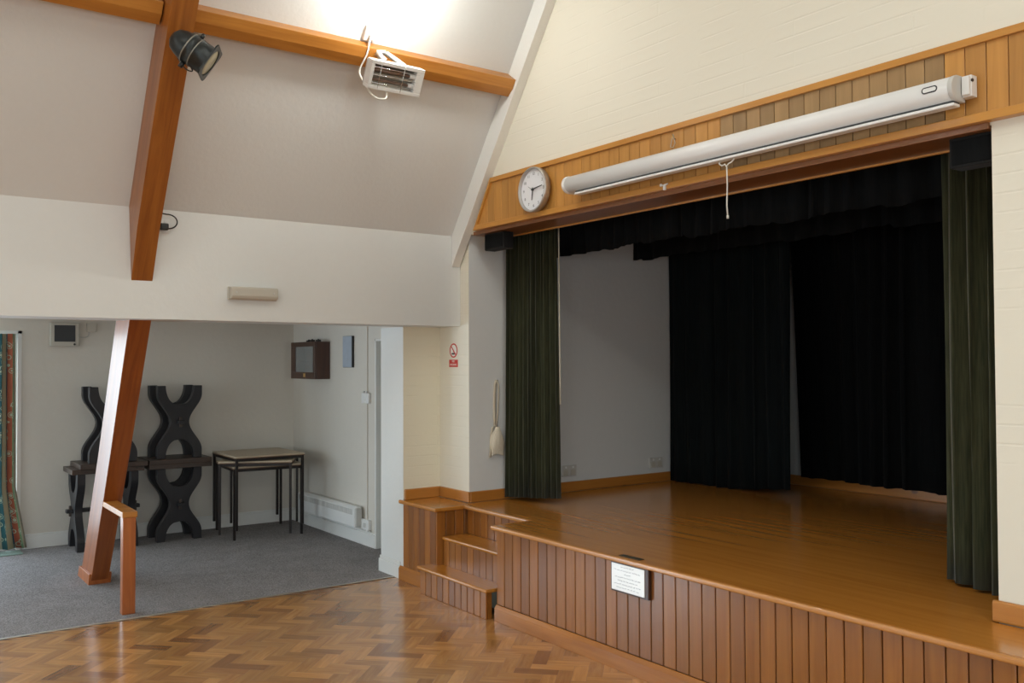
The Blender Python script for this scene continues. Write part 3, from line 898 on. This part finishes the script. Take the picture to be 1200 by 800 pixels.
# ---------------------------------------------------------------- wall clock
cx, cz, R = -4.653, 2.710, .146
t = thing('wall_clock', 'round silver-rimmed wall clock with white face on the fascia left of screen', 'clock', (cx, 3.57, cz))
MB().lathe([(R-.014, .026), (R-.014, .044), (R-.008, .049), (R-.002, .047), (R, .038), (R-.002, .004), (R-.01, 0), (0, 0)], (cx, 3.572, cz), (0, -1, 0), 48).build('rim', 'silver', t)
MB().lathe([(0, .027), (R-.0135, .027)], (cx, 3.572, cz), (0, -1, 0), 48).build('face', 'paper', t)
yf = 3.572-.0285
for h in range(1, 13):
    a = math.radians(30*h)
    text_mesh(str(h), .026, frame((cx+.104*math.sin(a), yf, cz+.104*math.cos(a)), (1, 0, 0), (0, 0, 1), (0, -1, 0)), 'numeral', 'numeral', t, .0004)
def hand(name, ang, length, w, tail, y, mat='ink'):
    a = math.radians(ang)
    d = Vector((math.sin(a), 0, math.cos(a))); s_ = Vector((math.cos(a), 0, -math.sin(a)))
    c = Vector((cx, y, cz)); P = []
    for yy in (y+.001, y-.001):
        c = Vector((cx, yy, cz))
        P += [c - d*tail - s_*w, c + d*length - s_*w*.6, c + d*length + s_*w*.6, c - d*tail + s_*w]
    MB().hexa(P).build(name, mat, t)
hand('hour_hand', 187, .068, .0045, .012, 3.535)
hand('minute_hand', 83, .104, .0042, .012, 3.532)
hand('second_hand', 300, .045, .0012, .012, 3.530)
MB().lathe([(.007, 0), (.007, .012), (0, .013)], (cx, 3.541, cz), (0, -1, 0), 16).build('hub', 'ink', t)

# ---------------------------------------------------------------- brass plaque
t = thing('plaque', 'engraved silver plaque on dark wooden mount, fixed to the stage front boards', 'plaque', (-3.455, 3.25, .41))
MB().box((-3.592, 3.234, .405), (-3.312, 3.2545, .562)).build('mount', 'cabinet', t, bevel=.004)
MB().box((-3.582, 3.230, .415), (-3.338, 3.2345, .553)).build('plate', 'plate', t, bevel=.002)
eg = MB()
rp = random.Random(4)
for r, (w_, n) in enumerate(((.10, 5), (.20, 9), (.05, 3), (.19, 9), (.15, 7), (.20, 10), (.17, 8))):
    z = .540 - r*.0178; x = -3.46 - w_/2
    for i in range(n):
        l = w_/n*rp.uniform(.55, .9)
        x0 = x + i*w_/n
        pts = [(x0 + l*q/5, 3.2297, z + rp.uniform(-.0022, .0022)) for q in range(6)]
        eg.tube(pts, .0008, 4)
eg.build('engraving', 'numeral', t)

# floor plate on the stage
o = MB().box((-3.56, 3.262, ZS), (-3.41, 3.30, ZS+.003)).box((-3.545, 3.27, ZS+.003), (-3.425, 3.292, ZS+.0045)).build('floor_plate', 'floor_plate', bevel=.001)
tag(o, 'small dark metal plate let into the stage floor above the plaque', 'plate')

# ---------------------------------------------------------------- no smoking sign
t = thing('no_smoking_sign', 'small red and white no smoking sign on the cream corner wall', 'sign', (-5.755, 3.63, 1.62))
sx, szc = -5.757, 1.688
MB().lathe([(.0435, 0), (.0435, .002), (.0535, .002), (.0535, 0)], (sx, 3.63, szc), (0, -1, 0), 40).build('red_ring', 'sign_red', t)
MB().lathe([(0, .0010), (.0445, .0010)], (sx, 3.63, szc), (0, -1, 0), 40).build('white_disc', 'sign_white', t)
a45 = frame((sx, 3.6285, szc), (1, 0, -1), (0, 1, 0), (1, 0, 1))
MB().box((-.046, -.0008, -.0045), (.046, .0008, .0045), a45).build('slash', 'sign_red', t)
cg = MB().box((sx-.026, 3.6287, szc-.030), (sx+.018, 3.6297, szc-.018)).box((sx-.004, 3.6287, szc-.016), (sx+.002, 3.6297, szc+.006))
cg.build('cigarette', 'ink', t)
MB().box((-5.816, 3.6275, 1.565), (-5.698, 3.6298, 1.620)).build('red_plate', 'sign_red', t)
text_mesh('NO', .022, frame((sx, 3.6272, 1.607), (1, 0, 0), (0, 0, 1), (0, -1, 0)), 'lettering', 'sign_white', t, .0003)
text_mesh('SMOKING', .021, frame((sx, 3.6272, 1.582), (1, 0, 0), (0, 0, 1), (0, -1, 0)), 'lettering', 'sign_white', t, .0003)

# ---------------------------------------------------------------- canvas bag
t = thing('canvas_bag', 'cream canvas bag hanging by its long strap beside left green curtain', 'bag', (-5.53, 3.830, .95))
rows = []
for i in range(13):
    f = i/12
    z = 1.125 - .205*f
    w = .014 + .046*min(1, f*1.8) + .006*math.sin(5*f)
    cy = 3.86 - .004*f
    row = []
    for k in range(17):
        a = 2*PI*k/16
        row.append((-5.518 + (.010+.018*math.sin(PI*min(1, f*1.1)))*math.cos(a), cy + w*math.sin(a)*(1+.12*math.sin(3*a+4*f)), z + (.012*math.cos(2*a) if i == 12 else 0)))
    rows.append(row)
m = MB().ribbon(rows); m._face([m.bm.verts.new(Vector(p)) for p in rows[-1][:-1]])
m.build('pouch', 'canvas', t)
def strap(m, pts, w=.013):
    m.ribbon([[(x, y-w, z), (x-.003, y+w, z)] for x, y, z in pts])
m = MB()
strap(m, [(-5.532, 3.850, 1.12), (-5.535, 3.845, 1.2), (-5.538, 3.848, 1.33), (-5.538, 3.855, 1.44), (-5.536, 3.865, 1.47)])
strap(m, [(-5.53, 3.860, 1.12), (-5.526, 3.867, 1.2), (-5.526, 3.876, 1.33), (-5.53, 3.880, 1.43), (-5.534, 3.870, 1.47)], .007)
strap(m, [(-5.53, 3.850, 1.13), (-5.53, 3.825, 1.12), (-5.528, 3.811, 1.06), (-5.53, 3.808, .97), (-5.532, 3.805, .90)], .011)
m.build('strap', 'canvas', t, solid=.004)
MB().tube([(-5.55, 3.867, 1.468), (-5.53, 3.867, 1.466), (-5.524, 3.867, 1.478)], .003, 8).build('hook', 'chrome', t)

# ---------------------------------------------------------------- sockets on the stage wall
def socket(y, lab):
    t = thing('wall_socket', lab, 'socket', (-5.55, y, .705), 'stage wall sockets', local=True)
    MB().box((0, -.073, 0), (.012, .073, .086)).build('plate', 'grey_plastic', t, bevel=.003)
    for s_ in (-.036, .036):
        MB().box((.011, s_-.024, .008), (.0145, s_+.024, .052)).build('outlet', 'ivory_plastic', t, bevel=.001)
        MB().box((.011, s_-.008, .062), (.016, s_+.008, .078)).build('switch', 'white_plastic', t, bevel=.001)
    return t
socket(4.56, 'double wall socket above the skirting, right next to the left green curtain')
socket(5.51, 'double wall socket above the skirting, next to the black backdrop curtain')

# ---------------------------------------------------------------- emergency light, plug
t = thing('emergency_light', 'oblong cream bulkhead light on the white wall right of the cruck', 'light', (XW, 2.056, 1.998))
MB().box((XW-.002, 1.898, 1.998), (XW+.02, 2.214, 2.080)).build('back_plate', 'ivory_plastic', t, bevel=.004)
MB().prism([(XW+.018, 2.0), (XW+.052, 2.004), (XW+.062, 2.022), (XW+.062, 2.066), (XW+.055, 2.078), (XW+.018, 2.078)], 'Y', 1.904, 2.208).build('diffuser', 'ivory_plastic', t, bevel=.006)
for y in (1.935, 2.178):
    MB().tube([(XW+.060, y, 2.043), (XW+.066, y, 2.043)], .006, 10).build('screw', 'grey_plastic', t)

t = thing('plug', 'black plug with looped black cable in the wall socket behind the cruck', 'plug', (XW, 1.535, 2.40))
MB().box((XW+.012, 1.480, 2.398), (XW+.048, 1.530, 2.438)).build('plug_body', 'black_plastic', t, bevel=.007)
pts = []
for k in range(15):
    a = -PI/2 + PI*1.05*k/14
    pts.append((XW+.03, 1.528 + .054*math.cos(a), 2.452 + .043*math.sin(a)))
pts += [(XW+.03, 1.50, 2.497), (XW+.05, 1.46, 2.503)]
MB().tube(pts, .0042, 8).build('cable', 'black_plastic', t)
t = thing('wall_socket', 'white single socket high on the wall behind the black plug', 'socket', (XW, 1.54, 2.385))
MB().box((XW, 1.465, 2.385), (XW+.010, 1.543, 2.468)).build('plate', 'white_plastic', t, bevel=.002)
MB().box((XW+.009, 1.512, 2.445), (XW+.014, 1.53, 2.46)).build('switch', 'white_plastic', t, bevel=.001)

# ---------------------------------------------------------------- infrared heater on the purlin
t = thing('infrared_heater', 'white quartz infrared heater hanging from the purlin on a bracket', 'heater', (-4.72, 2.57, 3.26))
tilt = math.radians(28)
fn = Vector((math.cos(tilt), 0, -math.sin(tilt))); fu = Vector((math.sin(tilt), 0, math.cos(tilt))); fy = Vector((0, 1, 0))
HM = frame((-4.715, 2.573, 3.272), fy, fu, fn)     # local x along purlin, y up the face, z out
hw, hh = .174, .082
m = MB()
m.box((-hw, -hh, -.05), (hw, hh, -.042), HM)
m.box((-hw, hh-.022, -.042), (hw, hh, .018), HM); m.box((-hw, -hh, -.042), (hw, -hh+.022, .018), HM)
m.box((-hw, -hh+.022, -.042), (-hw+.022, hh-.022, .018), HM); m.box((hw-.05, -hh+.022, -.042), (hw, hh-.022, .018), HM)
m.build('housing', 'white_plastic', t, bevel=.003)
MB().box((-hw+.006, -hh+.008, -.075), (hw-.006, hh-.008, -.0505), HM).build('back_shell', 'grey_plastic', t, bevel=.004)
m = MB()
rr = []
for i in range(17):
    f = i/16; y = -hh+.022 + (2*hh-.044)*f
    z = -.036 + .026*abs(math.sin(2*PI*f + PI/2))**2*.9
    rr.append([HM @ Vector((-hw+.023, y, z)), HM @ Vector((hw-.051, y, z))])
m.ribbon(rr); m.build('reflector', 'reflector', t)
for y in (-.028, .026):
    tb = MB().tube([HM @ Vector((-hw+.02, y, -.004)), HM @ Vector((hw-.06, y, -.004))], .0085, 12).build('quartz_tube', 'element', t)
    MB().tube([HM @ Vector((hw-.085, y, -.004)), HM @ Vector((hw-.045, y, -.004))], .014, 12).build('end_ceramic', 'white_plastic', tb)
g_ = MB()
for y in (-.045, 0, .045): g_.tube([HM @ Vector((-hw+.006, y, .016)), HM @ Vector((hw-.03, y, .016))], .0022, 6)
for x in (-.11, .04): g_.tube([HM @ Vector((x, -hh+.01, .018)), HM @ Vector((x, hh-.01, .018))], .0022, 6)
g_.build('guard', 'chrome', t)
pk = slope(1.19, 2.545, .112)
br = MB()
def strapbar(m, pts, w=.016, th=.003):
    for a, b in zip(pts, pts[1:]):
        m.tube([a, b], w, 4, True, .3)
strapbar(br, [HM @ Vector((-.075, hh, -.03)), Vector(pk) + Vector((.015, -.02, .03)), Vector(pk) + Vector((.04, .03, .03)), HM @ Vector((.045, hh-.004, -.01))])
strapbar(br, [Vector(pk), Vector(pk) + Vector((.025, 0, .03))])
br.build('bracket', 'white_plastic', t)
sk = slope(1.30, 2.50, 0)
pts = [sk + nn*.035, sk + nn*.06 + Vector((.01, -.03, -.05)), slope(1.2, 2.46, .125), slope(1.1, 2.435, .14), Vector((-4.80, 2.42, 3.23)), Vector((-4.76, 2.44, 3.165)), Vector((-4.74, 2.48, 3.14)), Vector((-4.73, 2.52, 3.15)), HM @ Vector((-.03, -hh, -.02))]
# smooth the cable
def catmull(P, n=6):
    P = [Vector(p) for p in P]; out = []
    Q = [P[0]] + P + [P[-1]]
    for i in range(1, len(Q)-2):
        for k in range(n):
            u = k/n
            a, b, c, d = Q[i-1], Q[i], Q[i+1], Q[i+2]
            out.append(.5*((2*b) + (c-a)*u + (2*a-5*b+4*c-d)*u*u + (3*b-a-3*c+d)*u**3))
    out.append(P[-1]); return out
MB().tube(catmull(pts), .0055, 8).build('cable', 'cord', t)
t = thing('heater_socket', 'white socket box on the ceiling slope just above the purlin by heater', 'socket', tuple(sk))
SM = frame(sk, (0, 1, 0), sl, nn)
MB().box((-.04, -.042, 0), (.04, .042, .03), SM).build('box', 'white_plastic', t, bevel=.003)
MB().box((-.015, -.03, .028), (.02, .0, .05), SM).build('plug', 'white_plastic', t, bevel=.005)

# ---------------------------------------------------------------- stage spotlight on the cruck
pc = Vector((-4.66, 1.380, 3.185))
vd = (pc - Vector((0, 0, 1.6))).normalized()
vr = vd.cross(Vector((0, 0, 1))).normalized(); vu = vr.cross(vd)
ax = (vr*.84 - vu*.52 - vd*.27).normalized()
t = thing('spotlight', 'worn black stage spotlight can clamped to the leaning timber near roof', 'spotlight', tuple(pc))
Rr = .077
MB().lathe([(0, -.118), (.03, -.114), (.054, -.096), (.067, -.066), (Rr, -.03), (Rr, -.024), (Rr+.003, -.022), (Rr+.003, -.016), (Rr, -.014), (Rr, .018), (Rr+.003, .020), (Rr+.003, .027), (Rr, .029), (Rr+.001, .088), (Rr+.001, .098)], pc, ax, 36).build('can', 'worn_black', t)
MB().lathe([(Rr+.0035, -.0225), (Rr+.0045, -.019), (Rr+.0035, -.0155)], pc, ax, 36).lathe([(Rr+.0035, .0205), (Rr+.0045, .0235), (Rr+.0035, .0265)], pc, ax, 36).build('rolled_band', 'worn_edge', t)
MB().lathe([(0, .107), (Rr-.012, .105), (Rr-.003, .100)], pc, ax, 36).build('lens', 'lens', t)
# square colour frame round the mouth
sx_ = (up - ax*up.dot(ax)).normalized(); sy_ = ax.cross(sx_)
FMx = frame(pc + ax*.100, sx_, sy_, ax)
m = MB(); q = Rr+.011
prev = []
n4 = 32
inner = []; outer = []
for zt in (0, .008):
    for k in range(n4):
        a = 2*PI*(k+.5)/n4
        c_, s_ = math.cos(a), math.sin(a)
        mxx = max(abs(c_), abs(s_))
        outer.append(m.bm.verts.new(FMx @ Vector((q*c_/mxx, q*s_/mxx, zt))))
        inner.append(m.bm.verts.new(FMx @ Vector(((Rr-.004)*c_, (Rr-.004)*s_, zt))))
for k in range(n4):
    k2 = (k+1) % n4
    m._face([outer[k], outer[k2], inner[k2], inner[k]]); m._face([outer[n4+k], inner[n4+k], inner[n4+k2], outer[n4+k2]])
    m._face([outer[k], outer[n4+k], outer[n4+k2], outer[k2]]); m._face([inner[k], inner[k2], inner[n4+k2], inner[n4+k]])
m.build('colour_frame', 'worn_black', t)
yd = sx_
yk = MB()
back = slope(1.0, 1.39, .235)
bk = Vector((-4.80, 1.39, 3.235))
P = [pc + yd*(Rr+.004), pc + yd*(Rr+.012) - ax*.01 , bk + yd*.05 + Vector((.03, 0, .03)), bk, bk - yd*.05 + Vector((.03, 0, -.03)), pc - yd*(Rr+.012) - ax*.01, pc - yd*(Rr+.004)]
strapbar(yk, P, .013)
yk.build('yoke', 'worn_edge', t)
MB().tube([pc + yd*(Rr-.002), pc + yd*(Rr+.026)], .010, 12).build('yoke_knob', 'worn_black', t)
MB().tube([pc - yd*(Rr-.002), pc - yd*(Rr+.03)], .012, 12).build('yoke_knob', 'worn_black', t)
cl = MB()
for o_ in (.225,):
    q0 = slope(1.02, 1.37, .236)
cl.tube([bk, bk - Vector((.035, 0, -.025))], .014, 12)
cl.build('clamp', 'worn_black', t)
MB().tube(catmull([pc - ax*.10, pc - ax*.12 - up*.05, pc - ax*.05 - up*.115, pc + ax*.0 - up*.105, pc - ax*.02 - up*.08]), .0035, 8).build('cable', 'black_plastic', t)

# ---------------------------------------------------------------- alcove furniture
# carved trestle tables (X-shaped ends); local: long side along y, ends face +x
def x_outline(w0=.197, waist=.082, arm=.072, H=.66, n=24):
    def w(t): return waist + (w0-waist)*(.5-.5*math.cos(PI*min(1, abs(t)/.78)))
    def nt_(t):
        u = (1-abs(t))/.52
        return 0 if u >= 1 else (w0-arm)*math.sqrt(1-u*u)**.8
    ts = [-1 + 2*i/(2*n) for i in range(2*n+1)]
    right = [(w(q), q) for q in ts]
    left = [(-w(q), q) for q in reversed(ts)]
    tsi = [1 - .52*i/n for i in range(n+1)]
    notch_top = [(-nt_(q), q) for q in tsi] + [(nt_(q), q) for q in reversed(tsi[:-1])]
    notch_bot = [(nt_(q), -q) for q in tsi] + [(-nt_(q), -q) for q in reversed(tsi[:-1])]
    poly = right + notch_top[::-1] + left + notch_bot[::-1]
    return [(a, (b+1)/2*H) for a, b in poly]
def trestle(label, loc, rot, gap=.14, group='carved dark oak trestle tables'):
    H = .655
    t = thing('trestle_table', label, 'table', loc, group, local=True)
    t.rotation_euler = rot
    for xc in (gap, -gap):
        MB().prism(x_outline(H=H), 'X', xc-.032, xc+.032).build('trestle_end', 'black_oak', t, bevel=.004)
    hx_ = max(.2, gap+.075)
    MB().box((-hx_, -(.275 if gap < .2 else .2), H), (hx_+.005, (.275 if gap < .2 else .2), H+.042)).build('table_top', 'dark_oak', t, bevel=.004)
    st = MB().box((-gap-.085, -.03, H*.5-.016), (gap+.085, .03, H*.5+.016)).build('stretcher', 'black_oak', t, bevel=.003)
    for s_ in (-1, 1):
        MB().box((s_*(gap+.052)-.010, -.012, H*.5-.045), (s_*(gap+.052)+.010, .012, H*.5+.045)).build('peg', 'dark_oak', st, bevel=.003)
    return t
zt = .655+.042
tb = trestle('carved dark oak trestle table standing upright beside the stacked tables, bottom of its pair', (-8.63, 2.41, .004), (0, 0, 0))
copy_tree(tb, (-8.63, 2.41, .004+2*zt), (PI, 0, 0), 'carved dark oak trestle table upside down on another, right one near stacked tables')
trestle('carved dark oak trestle table turned sideways, mostly behind leaning cruck, bottom of its pair', (-8.62, 1.80, .004), (0, 0, PI/2), .215)
copy_tree(tb, (-8.62, 1.845, .004+2*zt), (PI, 0, 0), 'carved dark oak trestle table upside down behind the leaning cruck, top of its pair')

# three stacked square tables
def sq_table(label, loc, rz):
    t = thing('stacking_table', label, 'table', loc, 'square stacking tables', local=True)
    t.rotation_euler = (0, 0, rz)
    h, H = .325, .66
    MB().box((-h, -h, H-.016), (h, h, H)).build('table_top', 'table_top', t, bevel=.003)
    MB().box((-h-.003, -h-.003, H-.022), (h+.003, h+.003, H-.016)).build('edging', 'table_edge', t, bevel=.002)
    f = MB()
    for a, b in (((-h+.01, -h+.01), (h-.01, -h+.03)), ((-h+.01, h-.03), (h-.01, h-.01)), ((-h+.01, -h+.03), (-h+.03, h-.03)), ((h-.03, -h+.03), (h-.01, h-.03))):
        f.box((a[0], a[1], H-.047), (b[0], b[1], H-.022))
    f.build('frame', 'steel_dark', t, bevel=.002)
    for sx_ in (-1, 1):
        for sy_ in (-1, 1):
            cx_, cy_ = sx_*(h-.014), sy_*(h-.014)
            MB().box((cx_-.011, cy_-.011, 0), (cx_+.011, cy_+.011, H-.022)).build('leg', 'steel_dark', t, bevel=.002)
    return t
T3 = sq_table('square beige-topped table on dark steel legs, lowest of the stack of three', (-8.435, 3.135, .004), math.radians(-4))
copy_tree(T3, (-8.35, 3.115, .054), (0, 0, math.radians(-28)), 'square beige-topped table on dark steel legs, middle of the stack of three')
copy_tree(T3, (-8.375, 3.105, .104), (0, 0, 0), 'square beige-topped table on dark steel legs, topmost of the stack of three')

# glazed cabinet on the wall
X0, X1, Y0, Z0, Z1 = -8.56, -7.99, 3.505, 1.447, 1.80
t = thing('wall_cabinet', 'small dark wooden cabinet with glazed door high on the alcove wall', 'cabinet', (-8.27, 3.66, Z0))
m = MB()
m.box((X0, 3.645, Z0), (X1, YA, Z1)); m.box((X0, Y0+.016, Z0), (X0+.016, 3.645, Z1)); m.box((X1-.016, Y0+.016, Z0), (X1, 3.645, Z1))
m.box((X0+.016, Y0+.016, Z0), (X1-.016, 3.645, Z0+.016)); m.box((X0+.016, Y0+.016, Z1-.016), (X1-.016, 3.645, Z1))
m.box((X0+.016, Y0+.06, 1.61), (X1-.016, 3.645, 1.62))
m.build('carcass', 'cabinet', t, bevel=.003)
m = MB()
m.box((X0, Y0, Z0), (X1, Y0+.015, Z0+.065)); m.box((X0, Y0, Z1-.045), (X1, Y0+.015, Z1))
m.box((X0, Y0, Z0+.065), (X0+.11, Y0+.015, Z1-.045)); m.box((X1-.045, Y0, Z0+.065), (X1, Y0+.015, Z1-.045))
dr = m.build('door', 'cabinet', t, bevel=.003)
MB().box((X0+.10, Y0+.005, Z0+.06), (X1-.04, Y0+.009, Z1-.04)).build('glass_pane', 'glass', dr)
MB().box((-8.255, Y0-.003, Z0+.018), (-8.215, Y0+.002, Z0+.052)).build('lock_plate', 'brass', dr, bevel=.001)
m = MB()
for i, x in enumerate((-8.46, -8.38, -8.29, -8.2, -8.1)):
    m.lathe([(0, 0), (.022, 0), (.006, .01), (.006, .04), (.025, .075), (.028, .11), (.026, .115)], (x, 3.59, Z0+.0165), (0, 0, 1), 14)
m.build('trophy_cups', 'reflector', t) if False else m.bm.free()
for i, (x, h) in enumerate(((-8.30, .018), (-8.22, .022), (-8.08, .02))):
    o = MB().box((x-.02, 3.56, Z1), (x+.02, 3.60, Z1+h)).tube([(x, 3.58, Z1+h), (x, 3.58, Z1+h+.008)], .008, 8).build('small_block', 'black_oak', bevel=.003)
    tag(o, ['tiny dark block on cabinet top, leftmost of the three', 'tiny dark block on cabinet top, middle of the three', 'tiny dark block on cabinet top, rightmost of the three'][i], 'ornament', 'dark blocks on the wall cabinet')

t = thing('notice_frame', 'slim framed notice, blue window reflection painted in, on the alcove wall right of cabinet', 'frame', (-7.56, 3.66, 1.56))
MB().box((-7.665, 3.638, 1.557), (-7.478, 3.659, 1.842)).build('frame', 'black_plastic', t, bevel=.002)
MB().box((-7.662, 3.634, 1.56), (-7.484, 3.639, 1.84)).build('sheet', 'panel_sheen', t)

t = thing('light_switch', 'white surface light switch with conduit on alcove wall beside door', 'switch', (-7.215, 3.66, 1.24))
MB().box((-7.285, 3.632, 1.245), (-7.15, YA, 1.335)).build('box', 'white_plastic', t, bevel=.004)
MB().box((-7.235, 3.627, 1.27), (-7.20, 3.634, 1.31)).build('rocker', 'white_plastic', t, bevel=.002)
MB().box((-7.235, 3.648, 1.335), (-7.205, YA, 2.04)).box((-7.235, 3.648, .235), (-7.205, YA, 1.245)).build('conduit', 'alcove_wall', t, bevel=.003)
for x in (-7.245, -7.19):
    MB().tube([(x, 3.64, 1.336), (x, 3.64, 1.352)], .008, 8).build('gland', 'grey_plastic', t)
t = thing('heater_switch', 'white socket low on the alcove wall right of convector heater', 'socket', (-7.21, 3.66, .14))
MB().box((-7.285, 3.63, .150), (-7.145, YA-.0, .235)).build('box', 'white_plastic', t, bevel=.004)
MB().box((-7.235, 3.625, .165), (-7.195, 3.632, .205)).build('rocker', 'grey_plastic', t, bevel=.002)
MB().box((-7.175, 3.622, .135), (-7.145, 3.64, .155)).build('plug', 'white_plastic', t, bevel=.003)

t = thing('convector_heater', 'long low white convector heater on the alcove wall near the floor', 'heater', (-7.9, 3.66, .15))
HX0, HX1 = -8.55, -7.30
m = MB()
m.prism([(3.572, .158), (3.645, .152), (3.645, .335), (3.60, .337), (3.572, .318)], 'X', HX0, HX1)
m.build('casing', 'white_plastic', t, bevel=.008, seg=3)
gl = MB()
for i in range(40):
    x = HX0+.05 + (HX1-HX0-.10)*i/39
    gl.box((x-.010, 3.569, .265), (x+.010, 3.5735, .312))
gl.build('grille', 'grey_plastic', t)
MB().box((HX1-.002, 3.578, .165), (HX1+.022, 3.640, .328)).build('end_cap', 'grey_plastic', t, bevel=.008)
MB().box((HX0+.2, 3.645, .2), (HX0+.24, YA, .3)).build('wall_bracket', 'grey_plastic', t)
MB().box((HX1-.24, 3.645, .2), (HX1-.20, YA, .3)).build('wall_bracket', 'grey_plastic', t)
MB().tube(catmull([(HX1+.015, 3.63, .18), (HX1+.05, 3.635, .150), (-7.20, 3.635, .145)]), .004, 8).build('cable', 'white_plastic', t)

# ventilator high on the back wall
t = thing('extractor_fan', 'square cream wall fan with dark grille high on the alcove back wall', 'fan', (XA, 1.52, 1.755))
MB().box((XA, 1.40, 1.755), (XA+.05, 1.635, 1.962)).build('housing', 'ivory_plastic', t, bevel=.006)
gr = MB()
gr.box((XA+.046, 1.433, 1.795), (XA+.0515, 1.602, 1.940))
for i in range(8):
    z = 1.800 + i*.019
    gr.box((XA+.051, 1.436, z), (XA+.056, 1.599, z+.006))
gr.build('grille', 'dark_grille', t)
MB().tube([(XA+.05, 1.595, 1.772), (XA+.056, 1.595, 1.772)], .009, 12).build('knob', 'black_plastic', t)
t = thing('junction_box', 'small pale junction box with wire beside the wall fan', 'box', (XA, 1.73, 1.88))
MB().box((XA, 1.70, 1.885), (XA+.03, 1.78, 1.965)).build('box', 'ivory_plastic', t, bevel=.004)
MB().tube(catmull([(XA+.01, 1.72, 1.885), (XA+.012, 1.715, 1.85), (XA+.012, 1.68, 1.835), (XA+.02, 1.635, 1.84)]), .004, 8).build('wire', 'grey_plastic', t)

# patterned curtain and mat by the garden door
def swP(s, f):
    return (0, max(0, f-.72)/.28*.085*s + .012*f*s, 0)
o = MB().ribbon(wave([(XA+.06, .90), (XA+.06, 1.13)], 3, .026, 1.858, .03, 21, rows=14, sway=swP), uv=True).build('patterned_curtain', 'pattern', solid=.004)
tag(o, 'long patterned red teal and cream curtain at the far left of alcove', 'curtain')
o = MB().box((-8.82, -.3, .004), (-8.63, 1.18, .012)).build('door_mat', 'mat_green', bevel=.003)
tag(o, 'thin pale green mat on the carpet under the patterned curtain', 'mat')

# ---------------------------------------------------------------- light
sc = bpy.context.scene
w = bpy.data.worlds.new('sky'); sc.world = w; w.use_nodes = True
bg = w.node_tree.nodes['Background']
sky = w.node_tree.nodes.new('ShaderNodeTexSky')
sky.sky_type = 'NISHITA'; sky.sun_disc = False; sky.sun_elevation = math.radians(35); sky.sun_rotation = math.radians(200)
w.node_tree.links.new(sky.outputs['Color'], bg.inputs['Color'])
bg.inputs['Strength'].default_value = .25

def area(name, loc, d, sx, sy, power, color):
    l = bpy.data.lights.new(name, 'AREA'); l.shape = 'RECTANGLE'; l.size = sx; l.size_y = sy
    l.energy = power; l.color = color
    o = bpy.data.objects.new(name, l); COL.objects.link(o)
    o.location = loc
    o.rotation_euler = Vector(d).to_track_quat('-Z', 'Y').to_euler()
    return o
DAY = (.80, .91, 1.0)
# daylight in the window openings, and two added fills for the alcove
area('daylight_garden_door', (XA-.02, .27, .95), (1, 0, 0), 1.7, 1.72, 48, (.70, .87, 1.0))
area('added_door_fill', (XA-.02, -2.5, .95), (1, 0, 0), 1.7, 1.7, 150, (.72, .87, 1.0))  # fill in the added second door, brightens the alcove
area('alcove_fill', (-7.4, YB+.02, 1.1), (0, 1, 0), 2.2, 1.7, 80, (.72, .87, 1.0))  # added fill for the alcove, no window in the wall here
for i, (a, b) in enumerate(wins_b):
    area('daylight_rear', ((a+b)/2, YB-.02, 1.6), (0, 1, 0), 1.5, 1.3, 32, DAY)
for i, (a, b) in enumerate(wins_r):
    area('daylight_side', (XR-.0, (a+b)/2, 1.55), (-1, 0, 0), 1.2, 1.5, 36, DAY)
def point(name, loc, power, color, r):
    l = bpy.data.lights.new(name, 'POINT'); l.energy = power; l.color = color; l.shadow_soft_size = r
    o = bpy.data.objects.new(name, l); COL.objects.link(o); o.location = loc
    return o
# uplighters along the slope
point('uplighter', slope(1.62, 2.53, .28), 24, (.985, 1, .94), .06)
point('uplighter', slope(1.62, -1.2, .28), 12, (1, .94, .86), .06)
point('uplighter', (XR-1.2, 1.5, 3.7), 52, (.99, 1, .92), .1)
area('hall_lamps', (-1.6, .2, 5.1), (0, 0, -1), 2.6, 4.0, 80, (.985, 1, .93))

# ---------------------------------------------------------------- colour management
sc.view_settings.view_transform = 'Standard'
sc.view_settings.look = 'None'
sc.view_settings.gamma = 1.0
sc.view_settings.exposure = -0.12
sc.view_settings.use_curve_mapping = False
sc.cycles.use_denoising = True
sc.cycles.max_bounces = 8
sc.cycles.diffuse_bounces = 5
sc.cycles.sample_clamp_indirect = 6

for o in bpy.data.objects:
    if '_o' in o: del o['_o']
